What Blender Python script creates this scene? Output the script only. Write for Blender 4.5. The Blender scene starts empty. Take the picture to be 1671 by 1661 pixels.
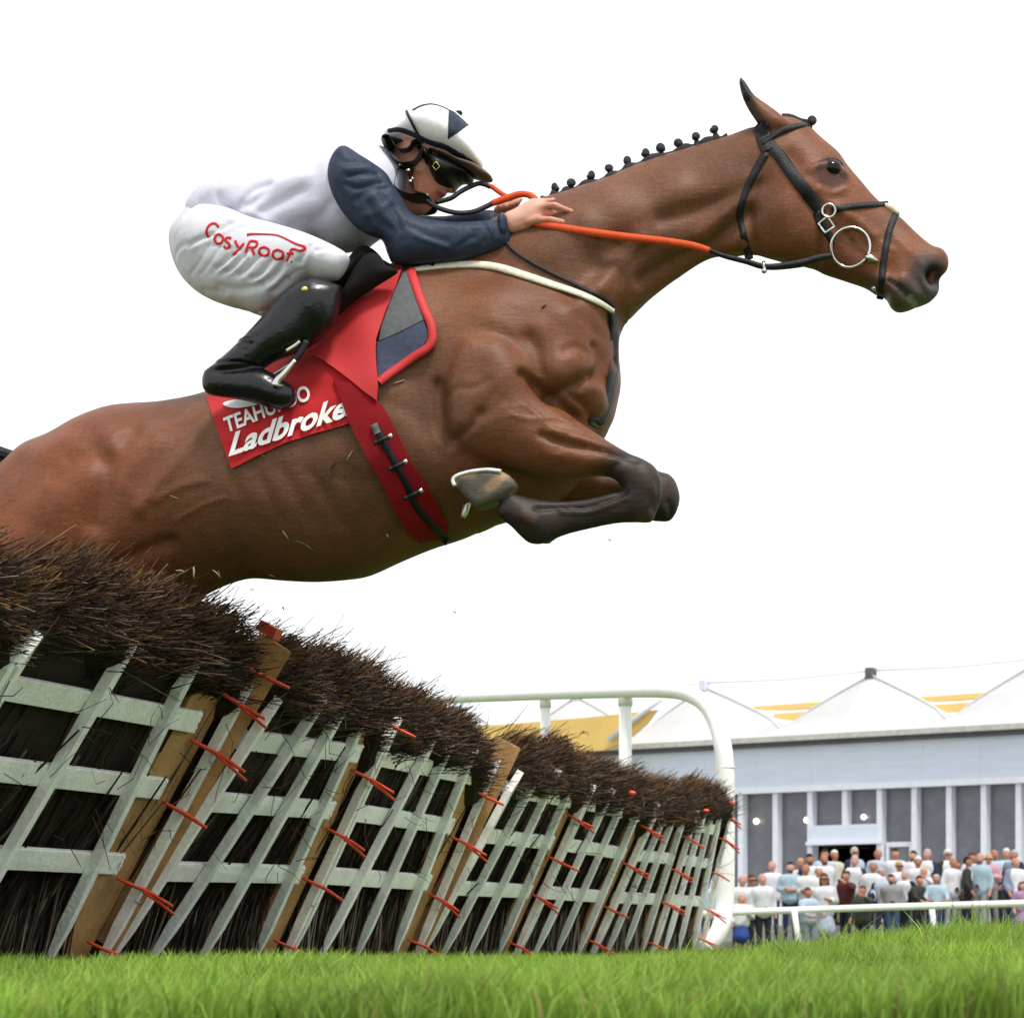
import bpy, bmesh, math, random
import numpy as np
from mathutils import Vector, geometry
R = math.radians
SC = bpy.context.scene
COL = SC.collection
rng = np.random.default_rng(7)
random.seed(7)

# ------------------------------------------------------------------ camera
F_PX, CX, HY, HC = 4460.0, 835.5, 1540.0, 0.10
cam_d = bpy.data.cameras.new('camera')
cam = bpy.data.objects.new('camera', cam_d)
COL.objects.link(cam)
cam.location = (0, 0, HC)
cam.rotation_euler = (R(90), 0, 0)
cam_d.sensor_fit = 'HORIZONTAL'
cam_d.sensor_width = 36.0
cam_d.lens = F_PX / 1671.0 * 36.0
cam_d.shift_y = (HY - 830.5) / 1671.0
cam_d.clip_start = 0.1
cam_d.clip_end = 2000
cam_d.dof.use_dof = True
cam_d.dof.focus_distance = 7.7
cam_d.dof.aperture_fstop = 13.0
SC.camera = cam

# ------------------------------------------------------------------ sky, sun, exposure
SUN_EL, SUN_ROT = 62.0, 152.0     # degrees: elevation, compass direction the light comes from
w = bpy.data.worlds.new('World')
SC.world = w
w.use_nodes = True
nt = w.node_tree
nt.nodes.clear()
out = nt.nodes.new('ShaderNodeOutputWorld')
bg = nt.nodes.new('ShaderNodeBackground')
bg.inputs['Strength'].default_value = 0.05
sky = nt.nodes.new('ShaderNodeTexSky')
sky.sky_type = 'NISHITA'
sky.sun_disc = False
sky.sun_elevation = R(SUN_EL)
sky.sun_rotation = R(SUN_ROT)
mixn = nt.nodes.new('ShaderNodeMix')
mixn.data_type = 'RGBA'
cl = nt.nodes.new('ShaderNodeTexNoise')          # thin structure in the closed cloud cover
cl.inputs['Scale'].default_value = 2.2
cl.inputs['Detail'].default_value = 5
rmp = nt.nodes.new('ShaderNodeMapRange')
rmp.inputs['From Min'].default_value = 0.3
rmp.inputs['From Max'].default_value = 0.7
rmp.inputs['To Min'].default_value = 0.86
rmp.inputs['To Max'].default_value = 0.97
nt.links.new(cl.outputs['Fac'], rmp.inputs['Value'])
nt.links.new(rmp.outputs['Result'], mixn.inputs['Factor'])
nt.links.new(sky.outputs[0], mixn.inputs['A'])
mixn.inputs['B'].default_value = (11.6, 11.7, 11.9, 1)
nt.links.new(mixn.outputs['Result'], bg.inputs['Color'])
nt.links.new(bg.outputs[0], out.inputs[0])
sd = bpy.data.lights.new('sun', 'SUN')
sd.energy = 1.5
sd.angle = R(12)
sd.color = (1.0, 0.96, 0.9)
sun = bpy.data.objects.new('sun', sd)
COL.objects.link(sun)
_a = R(SUN_ROT)
_s = Vector((math.sin(_a) * math.cos(R(SUN_EL)), math.cos(_a) * math.cos(R(SUN_EL)), math.sin(R(SUN_EL))))
sun.rotation_euler = (-_s).to_track_quat('-Z', 'Y').to_euler()
sun.location = _s * 50
vs = SC.view_settings
vs.view_transform = 'Standard'
vs.look = 'None'
vs.exposure = 1.2
vs.gamma = 1.0
vs.use_curve_mapping = False
SC.cycles.max_bounces = 6

# ------------------------------------------------------------------ helpers
def pix(px, py, Y):
    """world point that stands at distance Y along the view axis"""
    return np.array([(px - CX) * Y / F_PX, Y, HC + (HY - py) * Y / F_PX])

def zm(x0, y0, s, pts):
    return [(x0 + x * s, y0 + y * s) for x, y in pts]

def cr(pts, n=6, closed=True):
    """Catmull-Rom through the points"""
    p = np.array(pts, float)
    if closed:
        q = np.vstack([p[-1], p, p[0], p[1]])
        m = len(p)
    else:
        q = np.vstack([2 * p[0] - p[1], p, 2 * p[-1] - p[-2]])
        m = len(p) - 1
    t = np.linspace(0, 1, n, endpoint=False)[:, None]
    res = []
    for i in range(m):
        a, b, c, d = q[i], q[i + 1], q[i + 2], q[i + 3]
        res.append(0.5 * (2 * b + (c - a) * t + (2 * a - 5 * b + 4 * c - d) * t * t + (3 * b - a - 3 * c + d) * t ** 3))
    res = np.vstack(res)
    if not closed:
        res = np.vstack([res, p[-1]])
    return res

def mesh_from(name, v, faces, smooth=True, cols=None):
    """v: (n,3); faces: list of index arrays (k,3) or (k,4)"""
    me = bpy.data.meshes.new(name)
    v = np.asarray(v, np.float32)
    if not isinstance(faces, list):
        faces = [faces]
    faces = [np.asarray(f, np.int32) for f in faces if len(f)]
    me.vertices.add(len(v))
    me.vertices.foreach_set('co', v.ravel())
    nl = sum(f.size for f in faces)
    nf = sum(len(f) for f in faces)
    me.loops.add(nl)
    me.loops.foreach_set('vertex_index', np.concatenate([f.ravel() for f in faces]))
    me.polygons.add(nf)
    tot = np.concatenate([np.full(len(f), f.shape[1], np.int32) for f in faces])
    st = np.concatenate([[0], np.cumsum(tot)[:-1]]).astype(np.int32)
    me.polygons.foreach_set('loop_start', st)
    me.polygons.foreach_set('loop_total', tot)
    me.polygons.foreach_set('use_smooth', np.full(nf, smooth, bool))
    if cols is not None:
        ca = me.color_attributes.new('col', 'FLOAT_COLOR', 'POINT')
        c = np.ones((len(v), 4), np.float32)
        c[:, :cols.shape[1]] = cols
        ca.data.foreach_set('color', c.ravel())
    me.update(calc_edges=True)
    me.validate()
    return me

class Root:
    pass

def tag(o, label=None, cat=None, group=None, kind=None):
    if label: o['label'] = label
    if cat: o['category'] = cat
    if group: o['group'] = group
    if kind: o['kind'] = kind
    return o

def thing(name, label, cat, loc=(0, 0, 0), group=None):
    o = bpy.data.objects.new(name, None)
    o.empty_display_size = 0.1
    COL.objects.link(o)
    o.location = loc
    return tag(o, label, cat, group)

def base_of(o):
    p = np.zeros(3)
    while o is not None:
        p = p + np.array(o.location)
        o = o.parent
    return p

def obj(name, me, mat, parent=None, label=None, kind=None):
    if mat is not None and len(me.materials) == 0:
        for m in (mat if isinstance(mat, (list, tuple)) else [mat]):
            me.materials.append(m)
    o = bpy.data.objects.new(name, me)
    COL.objects.link(o)
    if parent is not None:
        o.parent = parent
    if label: o['label'] = label
    if kind: o['kind'] = kind
    return o

def part(name, v, faces, mat, parent=None, smooth=True, cols=None, kind=None, label=None):
    v = np.asarray(v, float)
    if parent is not None:
        v = v - base_of(parent)
    return obj(name, mesh_from(name, v, faces, smooth, cols), mat, parent, label, kind)

class Geo:
    """collects shapes into one mesh"""
    def __init__(s):
        s.v, s.t, s.q, s.n = [], [], [], 0
    def add(s, v, tris=None, quads=None):
        v = np.asarray(v, float)
        if tris is not None and len(tris): s.t.append(np.asarray(tris, int) + s.n)
        if quads is not None and len(quads): s.q.append(np.asarray(quads, int) + s.n)
        s.v.append(v)
        s.n += len(v)
        return s
    def hexa(s, c):
        """8 corners: bottom ring 0-3, top ring 4-7"""
        return s.add(c, None, [(3, 2, 1, 0), (4, 5, 6, 7), (0, 1, 5, 4), (1, 2, 6, 5), (2, 3, 7, 6), (3, 0, 4, 7)])
    def box(s, x0, x1, y0, y1, z0, z1):
        return s.hexa([(x0, y0, z0), (x1, y0, z0), (x1, y1, z0), (x0, y1, z0), (x0, y0, z1), (x1, y0, z1), (x1, y1, z1), (x0, y1, z1)])
    def tube(s, pts, r, n=10, caps=True, flat=1.0, up=None):
        p = np.asarray(pts, float)
        r = np.broadcast_to(np.asarray(r, float), (len(p),))
        tg = np.gradient(p, axis=0)
        tg /= np.linalg.norm(tg, axis=1)[:, None] + 1e-12
        if up is None:
            up = np.array([0, 0, 1.0]) if abs(tg[0][2]) < 0.9 else np.array([1.0, 0, 0])
        ref = np.asarray(up, float)
        vs_ = []
        a = np.linspace(0, 2 * np.pi, n, endpoint=False)
        for i in range(len(p)):
            x = np.cross(tg[i], ref); x /= np.linalg.norm(x) + 1e-12
            y = np.cross(x, tg[i])
            ref = y
            vs_.append(p[i] + r[i] * (np.cos(a)[:, None] * x + flat * np.sin(a)[:, None] * y))
        q = []
        for i in range(len(p) - 1):
            for k in range(n):
                q.append((i * n + k, i * n + (k + 1) % n, (i + 1) * n + (k + 1) % n, (i + 1) * n + k))
        v = np.vstack(vs_)
        t = []
        if caps:
            m = len(v)
            v = np.vstack([v, p[0], p[-1]])
            for k in range(n):
                t.append((m, (k + 1) % n, k))
                t.append((m + 1, (len(p) - 1) * n + k, (len(p) - 1) * n + (k + 1) % n))
        return s.add(v, t, q)
    def ball(s, c, r, n=10, m=6):
        r = np.broadcast_to(np.asarray(r, float), (3,))
        v = [(0, 0, 1)]
        for i in range(1, m):
            ph = math.pi * i / m
            for k in range(n):
                a = 2 * math.pi * k / n
                v.append((math.sin(ph) * math.cos(a), math.sin(ph) * math.sin(a), math.cos(ph)))
        v.append((0, 0, -1))
        t, q = [], []
        for k in range(n):
            t.append((0, 1 + k, 1 + (k + 1) % n))
            L = 1 + (m - 2) * n
            t.append((len(v) - 1, L + (k + 1) % n, L + k))
        for i in range(m - 2):
            for k in range(n):
                q.append((1 + i * n + k, 1 + (i + 1) * n + k, 1 + (i + 1) * n + (k + 1) % n, 1 + i * n + (k + 1) % n))
        return s.add(np.array(v) * r + np.asarray(c, float), t, q)
    def build(s, name, mat, parent=None, smooth=True, label=None, kind=None, cols=None):
        f = []
        if s.t: f.append(np.vstack(s.t))
        if s.q: f.append(np.vstack(s.q))
        return part(name, np.vstack(s.v), f, mat, parent, smooth, cols, kind, label)

def bevel(o, wd, seg=2):
    m = o.modifiers.new('bevel', 'BEVEL')
    m.width = wd
    m.segments = seg
    m.limit_method = 'ANGLE'
    return o

# ------------------------------------------------------------------ materials
def new_mat(name):
    m = bpy.data.materials.new(name)
    m.use_nodes = True
    n = m.node_tree.nodes
    return m, m.node_tree, n['Principled BSDF']

def mat(name, col, rough=0.6, spec=0.3, var=0.12, scale=30.0, bump=0.0, bscale=200.0, metal=0.0, sheen=0.0, coat=0.0, stretch=None, vcol=False, emit=None, transl=0.0, var2=0.0):
    """principled material: base colour with noise variation, optional bump"""
    m, t, p = new_mat(name)
    L = t.links
    p.inputs['Roughness'].default_value = rough
    p.inputs['Specular IOR Level'].default_value = spec
    p.inputs['Metallic'].default_value = metal
    if sheen:
        p.inputs['Sheen Weight'].default_value = sheen
        p.inputs['Sheen Roughness'].default_value = 0.5
    if coat:
        p.inputs['Coat Weight'].default_value = coat
        p.inputs['Coat Roughness'].default_value = 0.15
    tc = t.nodes.new('ShaderNodeTexCoord')
    mp = t.nodes.new('ShaderNodeMapping')
    L.new(tc.outputs['Object'], mp.inputs['Vector'])
    if stretch: mp.inputs['Scale'].default_value = stretch
    nz = t.nodes.new('ShaderNodeTexNoise')
    nz.inputs['Scale'].default_value = scale
    nz.inputs['Detail'].default_value = 5
    L.new(mp.outputs[0], nz.inputs['Vector'])
    mr = t.nodes.new('ShaderNodeMapRange')
    mr.inputs['From Min'].default_value = 0.3
    mr.inputs['From Max'].default_value = 0.7
    mr.inputs['To Min'].default_value = 1 - var
    mr.inputs['To Max'].default_value = 1 + var
    L.new(nz.outputs['Fac'], mr.inputs['Value'])
    last = mr.outputs['Result']
    if var2:
        n2 = t.nodes.new('ShaderNodeTexNoise')
        n2.inputs['Scale'].default_value = scale * 9
        n2.inputs['Detail'].default_value = 3
        L.new(mp.outputs[0], n2.inputs['Vector'])
        m2 = t.nodes.new('ShaderNodeMapRange')
        m2.inputs['From Min'].default_value = 0.3
        m2.inputs['From Max'].default_value = 0.7
        m2.inputs['To Min'].default_value = 1 - var2
        m2.inputs['To Max'].default_value = 1 + var2
        L.new(n2.outputs['Fac'], m2.inputs['Value'])
        mm = t.nodes.new('ShaderNodeMath'); mm.operation = 'MULTIPLY'
        L.new(last, mm.inputs[0]); L.new(m2.outputs['Result'], mm.inputs[1])
        last = mm.outputs[0]
    vm = t.nodes.new('ShaderNodeVectorMath')
    vm.operation = 'SCALE'
    if vcol:
        at = t.nodes.new('ShaderNodeAttribute')
        at.attribute_name = 'col'
        L.new(at.outputs['Color'], vm.inputs[0])
    else:
        vm.inputs[0].default_value = col[:3]
    L.new(last, vm.inputs['Scale'])
    L.new(vm.outputs[0], p.inputs['Base Color'])
    if bump:
        nb = t.nodes.new('ShaderNodeTexNoise')
        nb.inputs['Scale'].default_value = bscale
        nb.inputs['Detail'].default_value = 4
        L.new(mp.outputs[0], nb.inputs['Vector'])
        b = t.nodes.new('ShaderNodeBump')
        b.inputs['Strength'].default_value = bump
        b.inputs['Distance'].default_value = 0.01
        L.new(nb.outputs['Fac'], b.inputs['Height'])
        L.new(b.outputs[0], p.inputs['Normal'])
    if transl:
        tr = t.nodes.new('ShaderNodeBsdfTranslucent')
        L.new(vm.outputs[0], tr.inputs['Color'])
        ms = t.nodes.new('ShaderNodeMixShader')
        ms.inputs[0].default_value = transl
        L.new(p.outputs[0], ms.inputs[1])
        L.new(tr.outputs[0], ms.inputs[2])
        L.new(ms.outputs[0], t.nodes['Material Output'].inputs['Surface'])
    if emit:
        p.inputs['Emission Color'].default_value = (*emit[:3], 1)
        p.inputs['Emission Strength'].default_value = emit[3]
    return m
# ------------------------------------------------------------------ ground and grass
def gz(x, y):
    """height of the turf: a slight rise to the right in front, the course falling away behind"""
    x = np.asarray(x, float); y = np.asarray(y, float)
    rel = (x * F_PX / np.maximum(y, 1.0))
    s = lambda a, b, v: (lambda t: t * t * (3 - 2 * t))(np.clip((v - a) / (b - a), 0, 1))
    h = 0.095 * np.exp(-((y - 8.2) / 2.2) ** 2) * s(0.45, 1.5, x)
    h += 0.008 * np.sin(x * 3.1 + y * 1.7) * np.exp(-y / 30) + 0.006 * np.sin(x * 7.3 - y * 2.9) * np.exp(-y / 20)
    h -= 0.22 * s(24, 50, y)
    return h

M_ground = mat('turf_soil', (0.09, 0.14, 0.025), 0.95, 0.1, 0.35, 8, 0.6, 60, var2=0.3)
ys = np.concatenate([np.linspace(-12, 2, 8), np.linspace(2.2, 16, 90), np.geomspace(16.4, 900, 60)])
us = np.concatenate([-np.geomspace(1.5, 0.3, 10), np.linspace(-0.28, 0.28, 70), np.geomspace(0.3, 1.5, 10)])
gx = us[None, :] * (np.maximum(ys, 6)[:, None])
gy = np.repeat(ys[:, None], len(us), 1)
gv = np.stack([gx, gy, gz(gx, gy)], -1).reshape(-1, 3)
ii = np.arange(len(ys) * len(us)).reshape(len(ys), len(us))
gf = np.stack([ii[:-1, :-1], ii[:-1, 1:], ii[1:, 1:], ii[1:, :-1]], -1).reshape(-1, 4)
tag(part('ground', gv, gf, M_ground), kind='structure', label='green racecourse turf running away under the hurdles')

ND = np.array([0.9694, -0.2455, 0.0])          # way the hurdles lean: the direction of the race
def base_line(t):
    return np.array([-1.357 + 0.442 * t, 8.7 + 1.745 * t, 0.0])

M_grass = mat('grass_blade', (0, 0, 0), 0.55, 0.25, 0.25, 2.5, vcol=True, transl=0.42)
def grass():
    P, H = [], []
    def scatter(n, y0, y1, lo, hi, right_boost=1.0):
        y = np.sqrt(rng.uniform(y0 * y0, y1 * y1, n))
        x = rng.uniform(-0.205, 0.205, n) * y
        h = rng.uniform(lo, hi, n)
        P.append(np.stack([x, y], 1)); H.append(h)
    scatter(85000, 3.2, 6.6, 0.03, 0.08)
    scatter(85000, 6.0, 10.0, 0.03, 0.07)
    scatter(30000, 9.0, 20, 0.03, 0.065)
    scatter(9000, 18, 60, 0.04, 0.09)
    P = np.vstack(P); H = np.concatenate(H)
    # a few long seed-free stalks, mostly on the right
    n = 900
    y = rng.uniform(6.5, 9.5, n); x = rng.uniform(-0.2, 0.205, n) * y
    P = np.vstack([P, np.stack([x, y], 1)])
    H = np.concatenate([H, np.where(x > 0.4, rng.uniform(0.06, 0.125, n), rng.uniform(0.04, 0.08, n))])
    n = 5000        # tufts left uncut along the feet of the hurdles
    t = rng.uniform(-2, 6.2, n); t = np.round(t * 9) / 9 * 0.5 + t * 0.5
    q = np.stack([-1.357 + 0.442 * t, 8.7 + 1.745 * t], 1) + ND[:2] * rng.uniform(0.02, 0.35, n)[:, None] + rng.normal(0, 0.03, (n, 2))
    P = np.vstack([P, q]); H = np.concatenate([H, rng.uniform(0.04, 0.105, n) * (0.55 + 0.45 * np.sin(t * 23) * np.sin(t * 7.3))])
    x, y = P[:, 0], P[:, 1]
    patch = 0.5 + 0.5 * np.sin(x * 9 + 2 * np.sin(y * 5)) * np.sin(y * 7 + 1.7 * np.sin(x * 6))
    rightish = np.clip((x / y - 0.05) / 0.05, 0, 1)
    H = H * (0.72 + 0.5 * patch) * (1 + 0.28 * rightish * (y > 5.5))
    n = len(x)
    z = gz(x, y)
    ang = rng.uniform(0, 2 * np.pi, n)
    lean = rng.uniform(0.05, 0.9, n) * H
    la = rng.normal(0.2, 1.6, n)
    wd = rng.uniform(0.0010, 0.0026, n) * (1 + y / 14)
    b = np.stack([x, y, z - 0.005], 1)
    side = np.stack([np.cos(ang), np.sin(ang), 0 * ang], 1) * wd[:, None]
    ld = np.stack([np.cos(la), np.sin(la), 0 * la], 1)
    mid = b + ld * (lean * 0.35)[:, None] + np.array([0, 0, 1.0]) * (H * 0.6)[:, None]
    tip = b + ld * lean[:, None] + np.array([0, 0, 1.0]) * H[:, None]
    V = np.stack([b - side, b + side, mid - side * 0.75, mid + side * 0.75, tip], 1).reshape(-1, 3)
    k = np.arange(n)[:, None] * 5
    T = np.concatenate([k + np.array([0, 1, 3]), k + np.array([0, 3, 2]), k + np.array([2, 3, 4])], 0)
    c0 = np.array([0.23, 0.38, 0.045])
    c1 = np.array([0.38, 0.52, 0.10])
    c2 = np.array([0.075, 0.17, 0.018])
    f = rng.random(n)[:, None]
    g = np.clip(patch + rng.normal(0, 0.25, n), 0, 1)[:, None]
    c = (c2 * (1 - g) + c0 * g) * (1 - f * 0.6) + c1 * f * 0.6
    dead = rng.random(n) < 0.035
    c[dead] = np.array([0.34, 0.30, 0.10]) * rng.uniform(0.6, 1.1, dead.sum())[:, None]
    C = np.repeat(c[:, None, :], 5, 1)
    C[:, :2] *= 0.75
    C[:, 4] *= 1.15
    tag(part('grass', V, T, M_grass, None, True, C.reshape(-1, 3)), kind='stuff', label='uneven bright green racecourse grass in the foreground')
grass()

# ------------------------------------------------------------------ hurdles
LEAN = {-2: (0.70, 0.67), -1: (0.67, 0.57), 0: (0.69, 0.48), 1: (0.48, 0.43), 2: (0.56, 0.46), 3: (0.46, 0.45), 4: (0.45, 0.32), 5: (0.31, 0.20)}
LATHS = {-1: ((0.365, 0.0), (0.763, -0.14)), 0: ((0.21, 0.12), (0.48, 0.02), (0.80, -0.12)), 1: ((0.22, 0.20), (0.49, 0.02), (0.79, -0.10)), 3: ((0.215, 0.10), (0.485, 0.0), (0.79, -0.08))}
RD = np.array([0.2455, 0.9694, 0.0])           # along the row, away from the camera
ZD = np.array([0, 0, 1.0])
M_lath = mat('pale_green_paint', (0.84, 0.865, 0.83), 0.6, 0.25, 0.12, 7, 0.35, 90, var2=0.09)
M_lath2 = mat('grey_green_paint', (0.75, 0.78, 0.75), 0.65, 0.25, 0.14, 7, 0.4, 90, var2=0.12)
M_board = mat('brown_board', (0.40, 0.225, 0.095), 0.7, 0.25, 0.28, 6, 0.3, 60, stretch=(1, 1, 1), var2=0.12)
M_tie = mat('orange_strap', (0.80, 0.075, 0.025), 0.45, 0.4, 0.12, 40)
M_wire = mat('galvanised_wire', (0.5, 0.52, 0.55), 0.4, 0.5, 0.1, 40, metal=0.8)
M_twig = mat('birch_twig', (0, 0, 0), 0.75, 0.2, 0.2, 60, vcol=True)
M_red = mat('faded_red_cap', (0.45, 0.07, 0.03), 0.6, 0.3, 0.2, 40)

def frame_at(i, a):
    l = LEAN[i][0] * (1 - a) + LEAN[i][1] * a
    al = math.atan(l)
    up = ND * math.sin(al) + ZD * math.cos(al)          # up the slope
    nr = ND * math.cos(al) - ZD * math.sin(al)          # out of the visible face
    return base_line(i + a), up, nr

def bar(i, a0, a1, s0, s1, o0, o1, rot=0.0):
    """box in panel coordinates: a along the panel, s up the slope, o out of the face; 8 corners"""
    c = []
    for s in (s0, s1):
        for a, o in ((a0, o0), (a1, o0), (a1, o1), (a0, o1)):
            b, up, nr = frame_at(i, a)
            c.append(b + up * s + nr * o)
    return np.array(c)

def lath(i, a, root, s1, hw=0.018, o0=0.013, o1=0.047, m=None, sh=0.0):
    """one upright: square shank, pointed foot, top cut on the slant"""
    b, up, nr = frame_at(i, a)
    al = (b, up, nr)
    g = Geo()
    prof = [(0.02, 0.12), (0.20, 1.0), (s1 - 0.07, 1.0), (s1, 1.0)]
    v = []
    for k, (s, f) in enumerate(prof):
        for q, (da, o) in enumerate(((-hw, o0), (hw, o0), (hw, o1), (-hw, o1))):
            mid = (o0 + o1) / 2
            oo = mid + (o - mid) * (0.35 + 0.65 * f)
            ss = s
            if k == 3: ss = s + (0.05 if q in (1, 2) else -0.05)
            v.append(b + RD * (da * f + sh * s) + up * ss + nr * oo)
    q = [(3, 2, 1, 0), (12, 13, 14, 15)]
    for k in range(3):
        for j in range(4):
            q.append((k * 4 + j, k * 4 + (j + 1) % 4, k * 4 + 4 + (j + 1) % 4, k * 4 + 4 + j))
    g.add(v, None, q)
    return bevel(g.build('lath', m or M_lath, root, False), 0.004)

def strap(i, a, s, root, ln=0.10, tilt=0.1, two=True, off=0.056):
    """orange strap pulled round the edge laths, tail sticking out"""
    b, up, nr = frame_at(i, a)
    g = Geo()
    c = b + up * s + nr * off
    d = ND * 0.80 - ZD * (0.45 + tilt) - RD * 0.1
    d /= np.linalg.norm(d)
    p0 = c - RD * ln * 0.95 - nr * 0.045 + up * 0.012
    p1 = c - RD * 0.02
    p2 = c + d * ln * 0.62
    g.tube([p0, (p0 + p1) / 2 + nr * 0.012, p1, (p1 + p2) / 2 + nr * 0.004, p2], [0.008, 0.0098, 0.0105, 0.010, 0.008], 6, True, 0.6)
    if two:
        e = np.array([0, 0, -0.012]) + RD * 0.01
        g.tube([p1 + e * 0.5 - RD * .02, p1 + d * ln * 0.2 + e, p2 - d * ln * 0.02 + e * 2.4], [0.008, 0.0095, 0.008], 6, True, 0.55)
    g.ball(p1 + nr * 0.003, 0.010, 6, 4)
    g.build('strap', M_tie, root, True)

def twigs(P0, D, Ln, r0, bend, cols, tipc, sides=3):
    """thin three-sided twigs, two lengths each; returns verts, quads, colours"""
    n = len(P0)
    D = D / np.linalg.norm(D, axis=1)[:, None]
    P1 = P0 + D * (Ln * 0.55)[:, None]
    P2 = P0 + D * Ln[:, None] + bend
    x = np.cross(D, np.array([0.3, 0.2, 0.93])); x /= np.linalg.norm(x, axis=1)[:, None] + 1e-9
    y = np.cross(x, D)
    rings = []
    for p, f in ((P0, 1.0), (P1, 0.85), (P2, 0.55)):
        for k in range(3):
            a = 2 * np.pi * k / 3
            rings.append(p + (math.cos(a) * x + math.sin(a) * y) * (r0 * f)[:, None])
    V = np.stack(rings, 1).reshape(-1, 3)
    b = np.arange(n)[:, None] * 9
    Q = []
    for L in range(2):
        for k in range(3):
            Q.append(b + np.array([L * 3 + k, L * 3 + (k + 1) % 3, L * 3 + 3 + (k + 1) % 3, L * 3 + 3 + k]))
    T = b + np.array([6, 7, 8])
    C = np.repeat(cols[:, None, :], 9, 1).copy()
    C[:, 6:] = tipc[:, None, :]
    return V, np.concatenate(Q, 0), T, C.reshape(-1, 3)

def top_at(t):
    return np.interp(t, [-2, -0.02, 0.0, 0.95, 1.05, 1.9, 2.1, 2.6, 3, 4, 4.93, 5.04, 5.9], [1.265, 1.25, 1.235, 1.195, 1.185, 1.115, 1.105, 1.145, 1.115, 1.10, 1.09, 1.17, 1.19])
def brush(i, root):
    W = 1.8
    A0, A1 = (0.015, 0.985)
    if i == 5: A1 = 0.96
    gv, gq, gt, gc, n0 = [], [], [], [], 0
    def put(V, Q, T, C):
        nonlocal n0
        gv.append(V); gq.append(Q + n0); gt.append(T + n0); gc.append(C); n0 += len(V)
    def fr(a):
        l = LEAN[i][0] * (1 - a) + LEAN[i][1] * a
        al = np.arctan(l)
        up = ND * np.sin(al)[:, None] + ZD * np.cos(al)[:, None]
        nr = ND * np.cos(al)[:, None] - ZD * np.sin(al)[:, None]
        b = np.stack([-1.357 + 0.442 * (i + a), 8.7 + 1.745 * (i + a), 0 * a], 1)
        return b, up, nr
    def dark(n, lo=0.5, hi=1.6):
        c = np.array([0.024, 0.016, 0.013])[None] * rng.uniform(lo, hi, n)[:, None]
        red = rng.random(n) < 0.3
        c[red] *= np.array([1.5, 1.05, 0.95])
        return c
    # stems from the ground up behind the rails
    n = 900
    a = rng.uniform(A0, A1, n)
    b, up, nr = fr(a)
    o = rng.uniform(-0.10, -0.03, n)
    P = b + up * rng.uniform(0.0, 0.1, n)[:, None] + nr * o[:, None]
    D = up + RD * rng.normal(0, 0.10, n)[:, None] + nr * rng.normal(0, 0.03, n)[:, None]
    # feet stand upright in the ground, then lean with the frame
    c = dark(n, 0.3, 1.5)
    pale = rng.random(n) < 0.08
    c[pale] = np.array([0.16, 0.13, 0.10]) * rng.uniform(0.6, 1.2, pale.sum())[:, None]
    put(*twigs(P, D, rng.uniform(0.3, 0.95, n), rng.uniform(0.003, 0.0065, n), rng.normal(0, 0.02, (n, 3)), c, c))
    n = 700      # foot stems in front of the lowest gap, nearly vertical
    a = rng.uniform(A0, A1, n)
    b, up, nr = fr(a)
    P = b + nr * rng.uniform(-0.08, -0.03, n)[:, None] + up * 0.0
    top = b + up * rng.uniform(0.30, 0.44, n)[:, None] + nr * rng.uniform(-0.09, -0.035, n)[:, None] + RD * rng.normal(0, 0.03, n)[:, None]
    P = P + ND * (rng.uniform(0.0, 0.10, n) * (a < 0.84))[:, None]
    D = top - P
    c = dark(n, 0.7, 2.4)
    pale = rng.random(n) < 0.28
    c[pale] = np.array([0.20, 0.165, 0.13]) * rng.uniform(0.6, 1.2, pale.sum())[:, None]
    put(*twigs(P, D, np.linalg.norm(D, axis=1), rng.uniform(0.0025, 0.0055, n), rng.normal(0, 0.006, (n, 3)), c, c))
    # the head: thick bundle, twigs sweep up and over in the direction of the race
    n = 7000
    a = rng.uniform(A0, A1, n)
    b, up, nr = fr(a)
    notch = 0.085 * (np.exp(-((a - 0.0) / 0.055) ** 2) + 1.45 * np.exp(-((a - 1.0) / 0.075) ** 2))
    lump = -notch + 0.030 * np.sin(a * 17 + i * 2.1) + 0.022 * np.sin(a * 31 + i) + 0.012 * np.sin(a * 53 + 3 * i)
    top = top_at(i + a) + lump * 0.8
    f = rng.beta(1.1, 1.0, n)                     # 0 underside front ... 1 top back
    o = (0.115 - 0.26 * f) * (1 - 0.32 * notch / 0.085) + rng.normal(0, 0.022, n)
    s_end = top - 0.165 + 0.165 * np.clip(f * 1.5 + 0.12, 0, 1) + rng.normal(0, 0.022, n)
    shell = rng.random(n)
    depth = np.where(shell < 0.7, rng.uniform(0, 0.04, n), rng.uniform(0.04, 0.14, n))
    s_end = s_end - depth * 0.8 * np.clip(f * 1.4, 0, 1)
    E = b + up * s_end[:, None] + nr * (o * (1 - 0.5 * depth / 0.14))[:, None]
    k = rng.random(n)
    D = up * (0.34 + 0.55 * f)[:, None] + nr * (0.80 - 0.45 * f + rng.normal(0, 0.13, n))[:, None] + RD * rng.normal(0.0, 0.17, n)[:, None] + ZD * rng.normal(0.0, 0.11, n)[:, None]
    D /= np.linalg.norm(D, axis=1)[:, None]
    Ln = rng.uniform(0.12, 0.32, n)
    stray = rng.random(n) < 0.06
    E[stray] += D[stray] * rng.uniform(0.02, 0.09, stray.sum())[:, None]
    P = E - D * Ln[:, None]
    c = dark(n, 0.4, 2.8) * (0.45 + 0.75 * f)[:, None]  # underside darkened, top lightened: shade painted into the twig colour
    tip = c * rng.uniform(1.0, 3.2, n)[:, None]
    lite = rng.random(n) < 0.12 + 0.22 * f  # more pale twigs towards the top, as painted highlights
    c[lite] = np.array([0.15, 0.108, 0.092]) * rng.uniform(0.5, 1.6, lite.sum())[:, None]
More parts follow.
